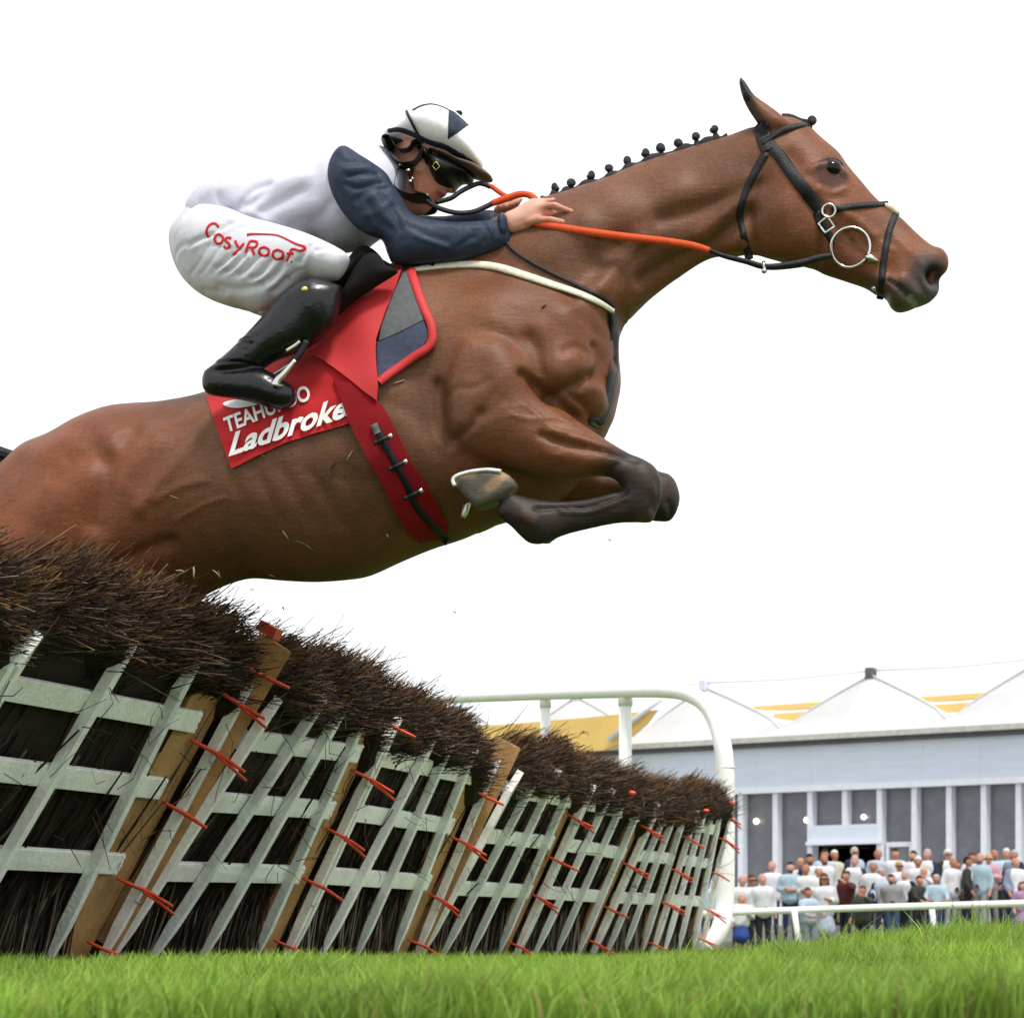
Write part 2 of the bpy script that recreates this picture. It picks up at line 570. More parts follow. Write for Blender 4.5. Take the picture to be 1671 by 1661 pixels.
    tip[lite] = c[lite] * 1.5
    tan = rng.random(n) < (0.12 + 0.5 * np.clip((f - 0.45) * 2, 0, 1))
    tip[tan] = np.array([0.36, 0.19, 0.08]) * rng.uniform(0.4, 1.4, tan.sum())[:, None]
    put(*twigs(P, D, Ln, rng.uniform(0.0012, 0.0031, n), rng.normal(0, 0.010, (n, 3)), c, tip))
    # loose ends hanging out in front
    n = 60
    a = rng.uniform(A0, A1, n)
    b, up, nr = fr(a)
    P = b + up * rng.uniform(0.45, 1.1, n)[:, None] + nr * rng.uniform(-0.01, 0.10, n)[:, None]
    D = rng.normal(0, 1, (n, 3)) * np.array([0.5, 0.5, 0.8]) + np.array([0.3, 0, -0.1])
    c = dark(n, 1.0, 4.5)
    put(*twigs(P, D, rng.uniform(0.06, 0.16, n), rng.uniform(0.0012, 0.002, n), rng.normal(0, 0.02, (n, 3)), c, c))
    # solid core for packed twigs, added to block light; inner shade in its colour
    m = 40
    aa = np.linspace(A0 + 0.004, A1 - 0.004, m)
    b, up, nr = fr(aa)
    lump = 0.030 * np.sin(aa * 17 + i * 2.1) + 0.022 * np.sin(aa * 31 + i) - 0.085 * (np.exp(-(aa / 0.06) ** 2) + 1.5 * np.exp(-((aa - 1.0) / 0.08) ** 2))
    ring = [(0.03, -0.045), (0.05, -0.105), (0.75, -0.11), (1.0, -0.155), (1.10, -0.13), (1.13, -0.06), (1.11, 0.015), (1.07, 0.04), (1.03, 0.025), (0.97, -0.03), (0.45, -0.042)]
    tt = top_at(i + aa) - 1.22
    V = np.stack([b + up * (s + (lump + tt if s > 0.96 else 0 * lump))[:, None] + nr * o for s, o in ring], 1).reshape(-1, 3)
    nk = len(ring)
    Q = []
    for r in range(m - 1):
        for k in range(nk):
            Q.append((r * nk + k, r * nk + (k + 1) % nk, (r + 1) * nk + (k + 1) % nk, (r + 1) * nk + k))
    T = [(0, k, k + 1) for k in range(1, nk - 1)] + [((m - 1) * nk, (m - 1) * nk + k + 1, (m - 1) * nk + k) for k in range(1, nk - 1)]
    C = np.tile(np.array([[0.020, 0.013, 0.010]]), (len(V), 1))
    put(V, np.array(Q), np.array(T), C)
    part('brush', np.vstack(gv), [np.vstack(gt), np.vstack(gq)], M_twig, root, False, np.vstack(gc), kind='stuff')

PLACE = {-2: 'hurdle panel nearest the camera, cut off by the frame under the horse', -1: 'near hurdle panel standing below the horse, pale laths wide apart, thick brush top',
         0: 'hurdle panel right of the tall brown post that rises through the near brush', 1: 'hurdle panel with broken twigs hanging over its top rail',
         2: 'middle hurdle panel just past the wide brown post that has two dark nails', 3: 'hurdle panel before the last two, brush top thinning towards the rear',
         4: 'last but one hurdle panel of the row, laths nearly upright', 5: 'last hurdle panel of the row, upright, beside the curved white rail end'}
for i in range(-2, 6):
    root = thing('hurdle', PLACE[i], 'hurdle', base_line(i + 0.5), 'brush hurdles set in a row across the course')
    tall = i in (-1, 1)
    for s in (0.405, 0.672, 0.905):
        g = Geo().hexa(bar(i, 0.014, 0.875 + 0.012 * math.sin(i * 5 + s * 9), s - 0.036, s + 0.034, -0.008, 0.012))
        bevel(g.build('rail', M_lath, root, False), 0.003)
        if i > -2:      # paint worn off the rail end
            a = 0.868
            g = Geo()
            for k in range(5):
                b, up, nr = frame_at(i, a + 0.004 + 0.008 * random.random())
                g.ball(b + up * (s - 0.03 + 0.014 * k) + nr * 0.004, (0.010, 0.012, 0.010 + 0.006 * random.random()), 6, 4)
            g.build('flaked_rail_end', M_lath2, root, False)
    def ltop(a, s):
        return min(s, float(top_at(i + a)) - (0.15 if i < 4 else 0.20))
    lath(i, 0.014, root, ltop(0.02, 1.03), hw=0.014)
    for k, (a, skew) in enumerate(LATHS.get(i, ((0.215, 0.02), (0.485, -0.05), (0.79, -0.12)))):
        lath(i, a, root, ltop(a, 1.06) + 0.015 * math.sin(3 * i + 2 * k), m=M_lath if (k + i) % 2 else M_lath2, sh=skew)
    lath(i, 0.984, root, ltop(0.97, 1.02), hw=0.014)
    # brown end board behind the rail ends
    g = Geo().hexa(bar(i, 0.81, 0.975, 0.03, 0.99, -0.029, -0.009))
    bevel(g.build('end_board', M_board, root, False), 0.003)
    if tall:   # brown post filling the wedge-shaped joint to the next panel
        c = []
        tp = 1.225 if i == -1 else 1.10
        for s, e in ((0.12, 0.004), (tp, 0.0)):
            b0, u0, n0_ = frame_at(i, 0.990); b1, u1, n1_ = frame_at(i + 1, 0.006)
            k_ = 0.62 if s > 1 else 1.0
            pl_, pr_ = b0 + u0 * s, b1 + u1 * s + RD * 0.004
            pr_ = pl_ * (1 - k_) + pr_ * k_
            c += [pl_ - n0_ * 0.02, pr_ - n1_ * 0.02, pr_ + n1_ * 0.036, pl_ + n0_ * 0.036]
        bevel(Geo().hexa(c).build('post', M_board, root, False), 0.003)
        if i == -1:
            b1, u1, n1_ = frame_at(i, 1.0)
            Geo().hexa([b1 + u1 * s + n1_ * o + RD * r for s, oo in ((1.228, .036), (1.262, .030)) for o, r in ((-.03, -.03), (-.03, .035), (oo, .035), (oo, -.03))]).build('post_cap', M_red, root, False)
    for k, s in enumerate((0.12, 0.36, 0.60, 0.83, 1.02, 1.10)):
        if i == -2 and s > 0.3: continue
        if s > float(top_at(i + .98)) - 0.13: continue
        if k == 5 and i not in (-1, 1): continue
        strap(i, 0.985, s + 0.02 * math.sin(i * 3 + k * 2), root, 0.15 + 0.02 * math.sin(k * 3 + i), 0.1 * math.sin(k + i), (k + i) % 3 != 1)
    for s in (0.30, 0.80):
        b, up, nr = frame_at(i, 0.985)
        Geo().tube([b + up * s + nr * 0.05 - RD * 0.03, b + up * (s - 0.004) + nr * 0.054, b + up * (s + 0.006) + nr * 0.05 + RD * 0.028, b + up * (s - 0.01) + nr * 0.045 + RD * 0.03], 0.003, 5).build('wire_tie', M_wire, root)
    if i in (3, 4, 5):
        b, up, nr = frame_at(i, {3: 0.35, 4: 0.9, 5: 0.62}[i])
        Geo().ball(b + up * (float(top_at(i + .5)) - 0.075) + nr * 0.105, (0.022, 0.03, 0.014), 7, 5).build('orange_marker', M_tie, root)
    brush(i, root)
# red cap on the tall post at the near joint
# ------------------------------------------------------------------ plane of the horse: u along it, v up, w towards the camera side
TH = R(8.0)
HO = np.array([0.0, 7.9, 0.0])
HU = np.array([math.cos(TH), -math.sin(TH), 0.0])
HW = np.array([-math.sin(TH), -math.cos(TH), 0.0])
def P(px, py, w_=0.0):
    a = (px - CX) / F_PX
    b = (HY - py) / F_PX
    u = (a * (HO[1] - math.cos(TH) * w_) + math.sin(TH) * w_) / (math.cos(TH) + a * math.sin(TH))
    y = HO[1] - math.sin(TH) * u - math.cos(TH) * w_
    return (u, HC + b * y)
def PP(pts, w_=0.0):
    return np.array([P(x, y, w_) for x, y in pts])
def world(uvw):
    uvw = np.asarray(uvw, float)
    return HO + uvw[..., 0:1] * HU + uvw[..., 1:2] * ZD + uvw[..., 2:3] * HW

def efield(poly, U, V):
    """integral of 1/d^2 over the outline, and which points lie inside"""
    E = np.zeros(U.shape); ang = np.zeros(U.shape)
    n = len(poly)
    for i in range(n):
        a, b = poly[i], poly[(i + 1) % n]
        t = b - a; L = np.hypot(*t)
        if L < 1e-7: continue
        t = t / L
        x, y = U - a[0], V - a[1]
        s = x * t[0] + y * t[1]
        d = x * -t[1] + y * t[0]
        d = np.where(np.abs(d) < 1e-6, 1e-6, d)
        da = np.arctan((L - s) / d) - np.arctan(-s / d)
        E += da / d
        ang += da
    return E, np.abs(ang) > np.pi

class Sheet:
    """a solid of rounded cross-section over an outline: half thickness given at a few points"""
    def __init__(s, pts, ctrl, w0=0.0, n=4, tilt=None, uv=None, grow=0.0, power=2.5):
        s.poly = cr(PP(pts, w0) if uv is None else uv, n)
        s.ctrl = np.array([(*P(x, y, w0), t) for x, y, t in ctrl]) if uv is None else np.array(ctrl)
        s.w0 = w0; s.tilt = tilt; s.grow = grow; s.power = power
        e, _ = efield(s.poly, s.ctrl[:, 0], s.ctrl[:, 1])
        s.K = s.ctrl[:, 2] ** 2 * e / (2 * np.pi)
    def T(s, U, V):
        E, ins = efield(s.poly, U, V)
        W = np.zeros(U.shape); K = np.zeros(U.shape)
        for (a, b, _), k in zip(s.ctrl, s.K):
            wt = 1.0 / (((U - a) ** 2 + (V - b) ** 2) + 0.0009) ** (s.power / 2 + 0.25)
            W += wt; K += wt * k
        K /= W
        t = K * 2 * np.pi / np.maximum(E, 1e-6)
        return np.where(ins, t, -t)
    def mid(s, U, V):
        if s.tilt is None: return np.full(U.shape, s.w0)
        u0, v0, au, av = s.tilt
        return s.w0 + au * (U - u0) + av * (V - v0)
    def bounds(s):
        return s.poly.min(0), s.poly.max(0), s.w0, s.ctrl[:, 2].max()

class Slab:
    """outline pushed out to a flat-sided block with rounded edges"""
    def __init__(s, pts, half, w0, rnd=0.012, taper=None):
        s.poly = cr(PP(pts, w0), 3); s.h = half; s.w0 = w0; s.r = rnd; s.tilt = None
    def dist(s, U, V, W):
        u2, v2 = U[:, :, 0].astype(float), V[:, :, 0].astype(float)
        d = seg_dist(u2, v2, np.vstack([s.poly, s.poly[:1]]))
        _, ins = efield(s.poly, u2, v2)
        d = np.where(ins, -d, d) + s.r
        q = np.abs(W - s.w0) - (s.h - s.r)
        d3 = d[:, :, None].astype(np.float32)
        return np.minimum(np.maximum(d3, q), 0) + np.hypot(np.maximum(d3, 0), np.maximum(q, 0)) - s.r
    def bounds(s):
        return np.array([*s.poly.min(0), s.w0 - s.h]), np.array([*s.poly.max(0), s.w0 + s.h])

class Caps:
    """chain of round cones in (u,v,w)"""
    def __init__(s, pts, rad):
        s.p = np.array(pts, float); s.r = np.broadcast_to(np.array(rad, float), (len(pts),))
    def dist(s, U, V, W):
        d = None
        for i in range(len(s.p) - 1):
            a, b = s.p[i], s.p[i + 1]
            ab = b - a
            L2 = float(ab @ ab) + 1e-9
            h = np.clip(((U - a[0]) * ab[0] + (V - a[1]) * ab[1] + (W - a[2]) * ab[2]) / L2, 0, 1)
            q = np.sqrt((U - a[0] - h * ab[0]) ** 2 + (V - a[1] - h * ab[1]) ** 2 + (W - a[2] - h * ab[2]) ** 2) - (s.r[i] + h * (s.r[i + 1] - s.r[i]))
            d = q if d is None else np.minimum(d, q)
        return d
    def bounds(s):
        m = s.r.max()
        return s.p.min(0) - m, s.p.max(0) + m

def smin(a, b, k):
    h = np.clip(0.5 + 0.5 * (b - a) / k, 0, 1)
    return b * (1 - h) + a * h - k * h * (1 - h)

def surfnets(F, o, h):
    F = F.astype(np.float32)
    sh = np.array(F.shape)
    cs = tuple(sh - 1)
    acc = np.zeros(cs + (3,), np.float32); cnt = np.zeros(cs, np.float32)
    S = F < 0
    quads = []
    for ax in range(3):
        sl0 = [slice(None)] * 3; sl1 = [slice(None)] * 3
        sl0[ax] = slice(0, -1); sl1[ax] = slice(1, None)
        a, b = F[tuple(sl0)], F[tuple(sl1)]
        cross = S[tuple(sl0)] != S[tuple(sl1)]
        idx = np.argwhere(cross)
        if not len(idx): continue
        fa = a[cross]; fb = b[cross]
        t = fa / (fa - fb)
        p = idx.astype(np.float32)
        p[:, ax] += t
        o1, o2 = [(1, 2), (2, 0), (0, 1)][ax]
        cells = []
        for d1, d2 in ((0, 0), (-1, 0), (-1, -1), (0, -1)):
            c = idx.copy(); c[:, o1] += d1; c[:, o2] += d2
            cells.append(c)
        ok = np.ones(len(idx), bool)
        for c in cells:
            ok &= np.all((c >= 0) & (c < np.array(cs)), axis=1)
        for c in cells:
            cc = c[ok]
            np.add.at(acc, (cc[:, 0], cc[:, 1], cc[:, 2]), p[ok])
            np.add.at(cnt, (cc[:, 0], cc[:, 1], cc[:, 2]), 1)
        ids = np.stack([np.ravel_multi_index((c[ok][:, 0], c[ok][:, 1], c[ok][:, 2]), cs) for c in cells], 1)
        flip = fa[ok] > 0
        ids[flip] = ids[flip][:, ::-1]
        quads.append(ids)
    Q = np.vstack(quads)
    used, inv = np.unique(Q, return_inverse=True)
    Q = inv.reshape(Q.shape)
    v = acc.reshape(-1, 3)[used] / cnt.ravel()[used][:, None]
    return o + v * h, Q

def normals(v, q):
    n = np.zeros_like(v)
    fn = np.cross(v[q[:, 2]] - v[q[:, 0]], v[q[:, 3]] - v[q[:, 1]])
    for k in range(4):
        for c in range(3):
            n[:, c] += np.bincount(q[:, k], fn[:, c], len(v))
    return n / (np.linalg.norm(n, axis=1)[:, None] + 1e-12)

def relax(v, q, it=2, f=0.5):
    for _ in range(it):
        s = np.zeros_like(v); c = np.zeros(len(v))
        for k in range(4):
            for m in (1, 3):
                a, b = q[:, k], q[:, (k + m) % 4]
                for d in range(3): s[:, d] += np.bincount(a, v[b, d], len(v))
                c += np.bincount(a, minlength=len(v))
        v = v * (1 - f) + f * s / c[:, None]
    return v

def solid(parts, h, blend=0.03, shrink=0.0, pad=0.03, it=2, cuts=None):
    """parts: list of (shape, blend radius); returns vertices in (u,v,w), quads, grid"""
    lo = np.full(3, 1e9); hi = -lo
    for s, *_ in parts:
        b = s.bounds()
        if len(b) == 2:
            lo = np.minimum(lo, b[0]); hi = np.maximum(hi, b[1])
        else:
            e = 0.0
            if s.tilt: e = max(abs(s.tilt[2]), abs(s.tilt[3])) * 0.5
            lo = np.minimum(lo, [*b[0], b[2] - b[3] - e]); hi = np.maximum(hi, [*b[1], b[2] + b[3] + e])
    lo -= pad; hi += pad
    nn = np.ceil((hi - lo) / h).astype(int) + 1
    u = lo[0] + h * np.arange(nn[0]); v = lo[1] + h * np.arange(nn[1]); w_ = (lo[2] + h * np.arange(nn[2])).astype(np.float32)
    U2, V2 = np.meshgrid(u, v, indexing='ij')
    D = None
    for pt in parts:
        s = pt[0]; k = pt[1] if len(pt) > 1 else blend
        if isinstance(s, Sheet):
            T = s.T(U2, V2)
            gu, gv = np.gradient(T, h)
            m = s.mid(U2, V2)
            dw = w_[None, None, :] - m[:, :, None].astype(np.float32)
            d = (dw * dw - T[:, :, None].astype(np.float32)) / np.sqrt((gu * gu + gv * gv)[:, :, None].astype(np.float32) + 4 * dw * dw + 1e-4)
            d = np.clip(d, -0.2, 0.4) - s.grow
        else:
            d = s.dist(U2[:, :, None].astype(np.float32), V2[:, :, None].astype(np.float32), w_[None, None, :])
        D = d if D is None else smin(D, d, k)
    if cuts is not None:
        D = cuts(D, U2, V2, w_)
    if shrink: D = D + shrink
    vv, q = surfnets(D, lo, h)
    vv = relax(vv.astype(float), q, it)
    return vv, q, (lo, h, D)

class Skin:
    """near-side height of a solid: w as a function of (u,v)"""
    def __init__(s, grid):
        lo, h, D = grid
        s.lo, s.h = lo, h
        ins = D < 0
        nz = D.shape[2]
        top = nz - 1 - np.argmax(ins[:, :, ::-1], axis=2)
        has = ins.any(2)
        I, J = np.indices(top.shape)
        k1 = np.minimum(top + 1, nz - 1)
        fa = D[I, J, top]; fb = D[I, J, k1]
        t = np.where(fb > fa, -fa / np.where(fb == fa, 1, fb - fa), 0)
        H = lo[2] + h * (top + np.clip(t, 0, 1))
        H = np.where(has, H, np.nan)
        for _ in range(14):         # grow outwards a little so straps can turn the edge
            m = np.isnan(H)
            if not m.any(): break
            st = []
            for dx, dy in ((1, 0), (-1, 0), (0, 1), (0, -1)):
                st.append(np.roll(np.roll(H, dx, 0), dy, 1))
            st = np.array(st)
            c = (~np.isnan(st)).sum(0)
            f = np.where(c > 0, np.nansum(st, 0) / np.maximum(c, 1), np.nan)
            H = np.where(m, f - h * 0.5, H)
        s.H = np.where(np.isnan(H), 0.0, H)
        for _ in range(2):
            s.H[1:-1, 1:-1] = (s.H[1:-1, 1:-1] * 4 + s.H[2:, 1:-1] + s.H[:-2, 1:-1] + s.H[1:-1, 2:] + s.H[1:-1, :-2]) / 8
    def __call__(s, u, v):
        u = np.asarray(u, float); v = np.asarray(v, float)
        x = np.clip((u - s.lo[0]) / s.h, 0, s.H.shape[0] - 1.001); y = np.clip((v - s.lo[1]) / s.h, 0, s.H.shape[1] - 1.001)
        i = x.astype(int); j = y.astype(int); fx = x - i; fy = y - j
        H = s.H
        return (H[i, j] * (1 - fx) + H[i + 1, j] * fx) * (1 - fy) + (H[i, j + 1] * (1 - fx) + H[i + 1, j + 1] * fx) * fy
    def add_relief(s, lines):
        u = s.lo[0] + s.h * np.arange(s.H.shape[0]); v = s.lo[1] + s.h * np.arange(s.H.shape[1])
        U, V = np.meshgrid(u, v, indexing='ij')
        g = np.gradient(s.H, s.h)
        nz = 1 / np.sqrt(1 + g[0] ** 2 + g[1] ** 2)
        s.H = s.H + relief_amt(U, V, lines) * np.clip(nz * 1.4, 0, 1) * np.clip(nz * 1.3, 0, 1)
    def pick(s, px, py):
        """pixel -> (u,v,w) on the skin"""
        w_ = 0.15
        for _ in range(6):
            u, v = P(px, py, w_)
            w_ = float(s(u, v))
        return np.array([u, v, w_])

def seg_dist(U, V, pl):
    d = np.full(U.shape, 1e9)
    for i in range(len(pl) - 1):
        a, b = pl[i], pl[i + 1]
        ab = b - a
        h = np.clip(((U - a[0]) * ab[0] + (V - a[1]) * ab[1]) / (ab @ ab + 1e-12), 0, 1)
        d = np.minimum(d, np.hypot(U - a[0] - h * ab[0], V - a[1] - h * ab[1]))
    return d

def relief_amt(u, v, lines):
    amt = np.zeros(np.shape(u))
    for pts, sg, am in lines:
        w_ = 0.2
        pl = PP(cr(pts, 4, False) if len(pts) > 2 else pts, w_) if len(pts) > 1 else PP([pts[0], (pts[0][0] + 0.1, pts[0][1])], w_)
        d = seg_dist(u, v, pl)
        amt += am * np.exp(-(d / sg) ** 2)
    return amt
def relief(v, n, lines, side=None):
    """push the surface in (negative) or out along polylines given in pixels: (pts, sigma, amount)"""
    amt = relief_amt(v[:, 0], v[:, 1], lines)
    f = np.clip(np.abs(n[:, 2]) * 1.4, 0, 1)
    if side is not None: f = f * (n[:, 2] * side > 0)
    return v + n * (amt * f)[:, None]

# ------------------------------------------------------------------ the horse
R5 = lambda p: zm(0, 550, 0.27093, p)
R1 = lambda p: zm(1000, 80, 0.36123, p)
R2 = lambda p: zm(500, 130, 0.30102, p)
R3 = lambda p: zm(250, 250, 0.30102, p)
R4 = lambda p: zm(650, 480, 0.30102, p)
R6 = lambda p: zm(300, 500, 0.30102, p)
RL = lambda p: zm(680, 700, 0.26930, p)
RH = lambda p: zm(1300, 220, 0.18062, p)
RJ = lambda p: zm(600, 150, 0.15051, p)
RB = lambda p: zm(320, 440, 0.16756, p)
RS = lambda p: zm(530, 390, 0.17464, p)
RT = lambda p: zm(260, 230, 0.17953, p)
RN = lambda p: zm(790, 280, 0.10173, p)

body_out = ([(-72, 900), (-55, 830), (-30, 790)] + R5([(0, 795), (60, 745), (120, 686), (190, 636), (330, 582), (450, 512), (560, 462), (690, 421), (830, 406), (1000, 394), (1240, 346)])
    + [(400, 618), (470, 566), (540, 500), (600, 455), (660, 425), (720, 402), (780, 372), (840, 342)]
    + R2([(1300, 640), (1400, 612), (1500, 578), (1640, 532)])
    + R1([(60, 545), (150, 510), (300, 462), (400, 432), (520, 396), (650, 347), (770, 308), (870, 338), (940, 400), (1020, 468), (1060, 525), (1130, 608), (1200, 686), (1300, 762), (1370, 830), (1440, 888), (1490, 905), (1517, 950), (1510, 1000), (1480, 1035), (1477, 1080), (1462, 1115), (1425, 1148), (1392, 1160), (1350, 1176), (1290, 1184), (1255, 1165), (1232, 1122), (1190, 1108), (1140, 1078), (1060, 1052), (960, 1020), (890, 990), (800, 965), (720, 948), (640, 932), (560, 926), (500, 930), (440, 947), (380, 978), (300, 1030), (230, 1080), (150, 1142), (90, 1200), (60, 1245)])
    + R4([(1250, 130), (1210, 195), (1194, 250), (1192, 330), (1200, 420), (1204, 480), (1190, 560), (1160, 680), (1105, 790)])
    + [(960, 760), (930, 800), (890, 830), (850, 846)]
    + R4([(560, 1238), (460, 1272), (340, 1325), (170, 1380), (0, 1450)])
    + R6([(1000, 1456), (880, 1478), (700, 1490), (520, 1482), (370, 1470), (280, 1484), (180, 1520), (70, 1575)])
    + [(280, 990), (200, 1005), (100, 1015), (0, 1010), (-60, 980)])
body_ctrl = [(-20, 880, .20), (60, 850, .25), (140, 790, .27), (200, 720, .22), (330, 760, .29), (330, 900, .24), (460, 760, .315), (470, 880, .25), (600, 700, .315), (640, 560, .26), (640, 820, .27),
             (760, 650, .28), (760, 800, .23), (820, 560, .26), (880, 680, .25), (960, 640, .20), (980, 560, .17), (800, 440, .14), (900, 430, .155), (960, 400, .14), (1000, 360, .115), (1040, 400, .12), (1080, 330, .10), (1160, 300, .09), (1160, 360, .085), (1220, 280, .085),
             (1270, 260, .098), (1250, 350, .085), (1290, 350, .100), (1340, 300, .105), (1370, 340, .085), (1400, 400, .068), (1440, 390, .062), (1450, 450, .058), (1500, 420, .058), (1515, 460, .05), (1440, 480, .045), (1340, 400, .085)]
S_body = Sheet(body_out, body_ctrl, 0.0, 4)
# near foreleg: shoulder and forearm in one sweep, then knee, folded cannon, pastern
fore_out = R4([(300, 300), (420, 215), (560, 230), (690, 330), (770, 440), (745, 520), (800, 572), (870, 610), (960, 678), (1100, 774), (1240, 858), (1320, 890), (1385, 935), (1412, 985), (1425, 1060), (1400, 1120), (1330, 1120), (1240, 1080), (1180, 1010), (1090, 985), (960, 1000), (860, 1000), (780, 985), (680, 965), (560, 935), (450, 905), (345, 865), (292, 820), (258, 740), (246, 620), (250, 480)])
fore_ctrl = [(x, y, t) for (x, y), t in zip(R4([(420, 400), (380, 650), (360, 790), (560, 700), (700, 800), (900, 800), (1100, 890), (1280, 960), (1350, 1050)]), (.09, .105, .085, .11, .09, .075, .058, .045, .043))]
S_fore = Sheet(fore_out, fore_ctrl, 0.222, 4)
can_out = RL([(1280, 200), (1380, 195), (1440, 235), (1470, 300), (1475, 370), (1465, 440), (1440, 500), (1410, 552), (1320, 556), (1200, 566), (1050, 602), (900, 645), (790, 695), (740, 706), (690, 700), (640, 662), (585, 605), (530, 562), (500, 520), (520, 460), (560, 410), (620, 410), (690, 425), (770, 438), (880, 442), (1000, 428), (1090, 408), (1170, 385), (1230, 370), (1260, 330)])
can_ctrl = [(x, y, t) for (x, y), t in zip(RL([(1380, 300), (1400, 450), (1250, 480), (1050, 530), (880, 560), (720, 590), (600, 510)]), (.046, .042, .032, .027, .030, .040, .034))]
S_can = Sheet(can_out, can_ctrl, 0.255, 4, tilt=(*P(960, 830), -0.20, 0.0))
hoof_out = RL([(218, 312), (250, 282), (330, 264), (430, 256), (505, 264), (560, 288), (600, 322), (612, 352), (565, 405), (480, 452), (385, 487), (350, 470), (318, 440), (288, 408), (250, 360)])
hoof_out = RL([(218, 314), (236, 290), (320, 264), (430, 252), (510, 262), (575, 296), (610, 345), (575, 395), (480, 452), (390, 487), (352, 472), (300, 420)])
S_hoof = Slab(hoof_out, 0.052, 0.285, 0.022)
def shift(pts, dx, dy): return [(x + dx, y + dy) for x, y in pts]
far_f = R4([(500, 300), (700, 330), (860, 560), (960, 668), (1100, 772), (1240, 866), (1340, 925), (1420, 975), (1450, 1080), (1400, 1130), (1300, 1140), (1180, 1140), (1050, 1150), (900, 1150), (700, 1110), (500, 1000)])
S_ffore = Sheet(far_f, [(x, y, t) for (x, y), t in zip(R4([(650, 550), (800, 800), (1000, 900), (1250, 1000), (1380, 1040)]), (.10, .10, .075, .05, .043))], -0.16, 4)
far_c = RL([(1400, 270), (1460, 264), (1520, 270), (1565, 310), (1590, 380), (1594, 430), (1575, 500), (1540, 553), (1500, 562), (1400, 556), (1200, 560), (1000, 612), (850, 660), (790, 690), (720, 680), (660, 640), (560, 560), (480, 500), (520, 430), (700, 460), (900, 480), (1100, 470), (1250, 420), (1340, 350)])
S_fcan = Sheet(far_c, [(x, y, t) for (x, y), t in zip(RL([(1500, 400), (1350, 480), (1050, 540), (750, 570), (560, 500)]), (.05, .04, .028, .036, .034))], -0.16, 4)
fhoof = shift(hoof_out, -8, 40)
S_fhoof = Sheet(fhoof, [(x - 8, y + 40, t) for (x, y), t in zip(RL([(300, 330), (450, 350), (560, 340)]), (.05, .05, .036))], -0.17, 4)
hind_out = [(-68, 880), (-20, 830), (60, 790), (160, 790), (222, 830), (268, 885), (240, 908), (192, 930), (130, 985), (60, 1060), (-10, 1120), (-80, 1180), (-150, 1250), (-190, 1260), (-200, 1215), (-160, 1150), (-120, 1060), (-95, 970)]
S_hind = Sheet(hind_out, [(0, 900, .13), (130, 860, .125), (60, 980, .10), (-60, 1080, .07), (-160, 1210, .05)], 0.155, 4)
S_fhind = Sheet(hind_out, [(0, 900, .13), (130, 860, .125), (60, 980, .10), (-60, 1080, .07), (-160, 1210, .05)], -0.155, 4)
shank = [(-150, 1190), (-140, 1260), (-190, 1340), (-260, 1430), (-290, 1470), (-330, 1480), (-330, 1445), (-280, 1380), (-235, 1290), (-200, 1210)]
S_sh = Sheet(shank, [(-170, 1240, .045), (-230, 1350, .03), (-300, 1450, .038)], 0.15, 4)
S_fsh = Sheet(shank, [(-170, 1240, .045), (-230, 1350, .03), (-300, 1450, .038)], -0.15, 4)
ear = R1([(570, 128), (600, 152), (640, 210), (720, 268), (775, 312), (800, 345), (770, 372), (715, 380), (675, 362), (640, 318), (605, 262), (580, 200)])
ear_c = [(x, y, t) for (x, y), t in zip(R1([(600, 200), (660, 280), (730, 330)]), (.022, .030, .035))]
S_ear = Sheet(ear, ear_c, 0.062, 4)
S_fear = Sheet(ear, ear_c, -0.062, 4)
hv, hq, hgrid = solid([(S_body,), (S_fore, 0.016), (S_can, 0.012), (S_hoof, 0.010), (S_ffore, 0.03), (S_fcan, 0.012), (S_fhoof, 0.01), (S_hind, 0.05), (S_fhind, 0.05), (S_sh, 0.02), (S_fsh, 0.02), (S_ear, 0.02), (S_fear, 0.02)], 0.0075, it=1)
hn = normals(hv, hq)
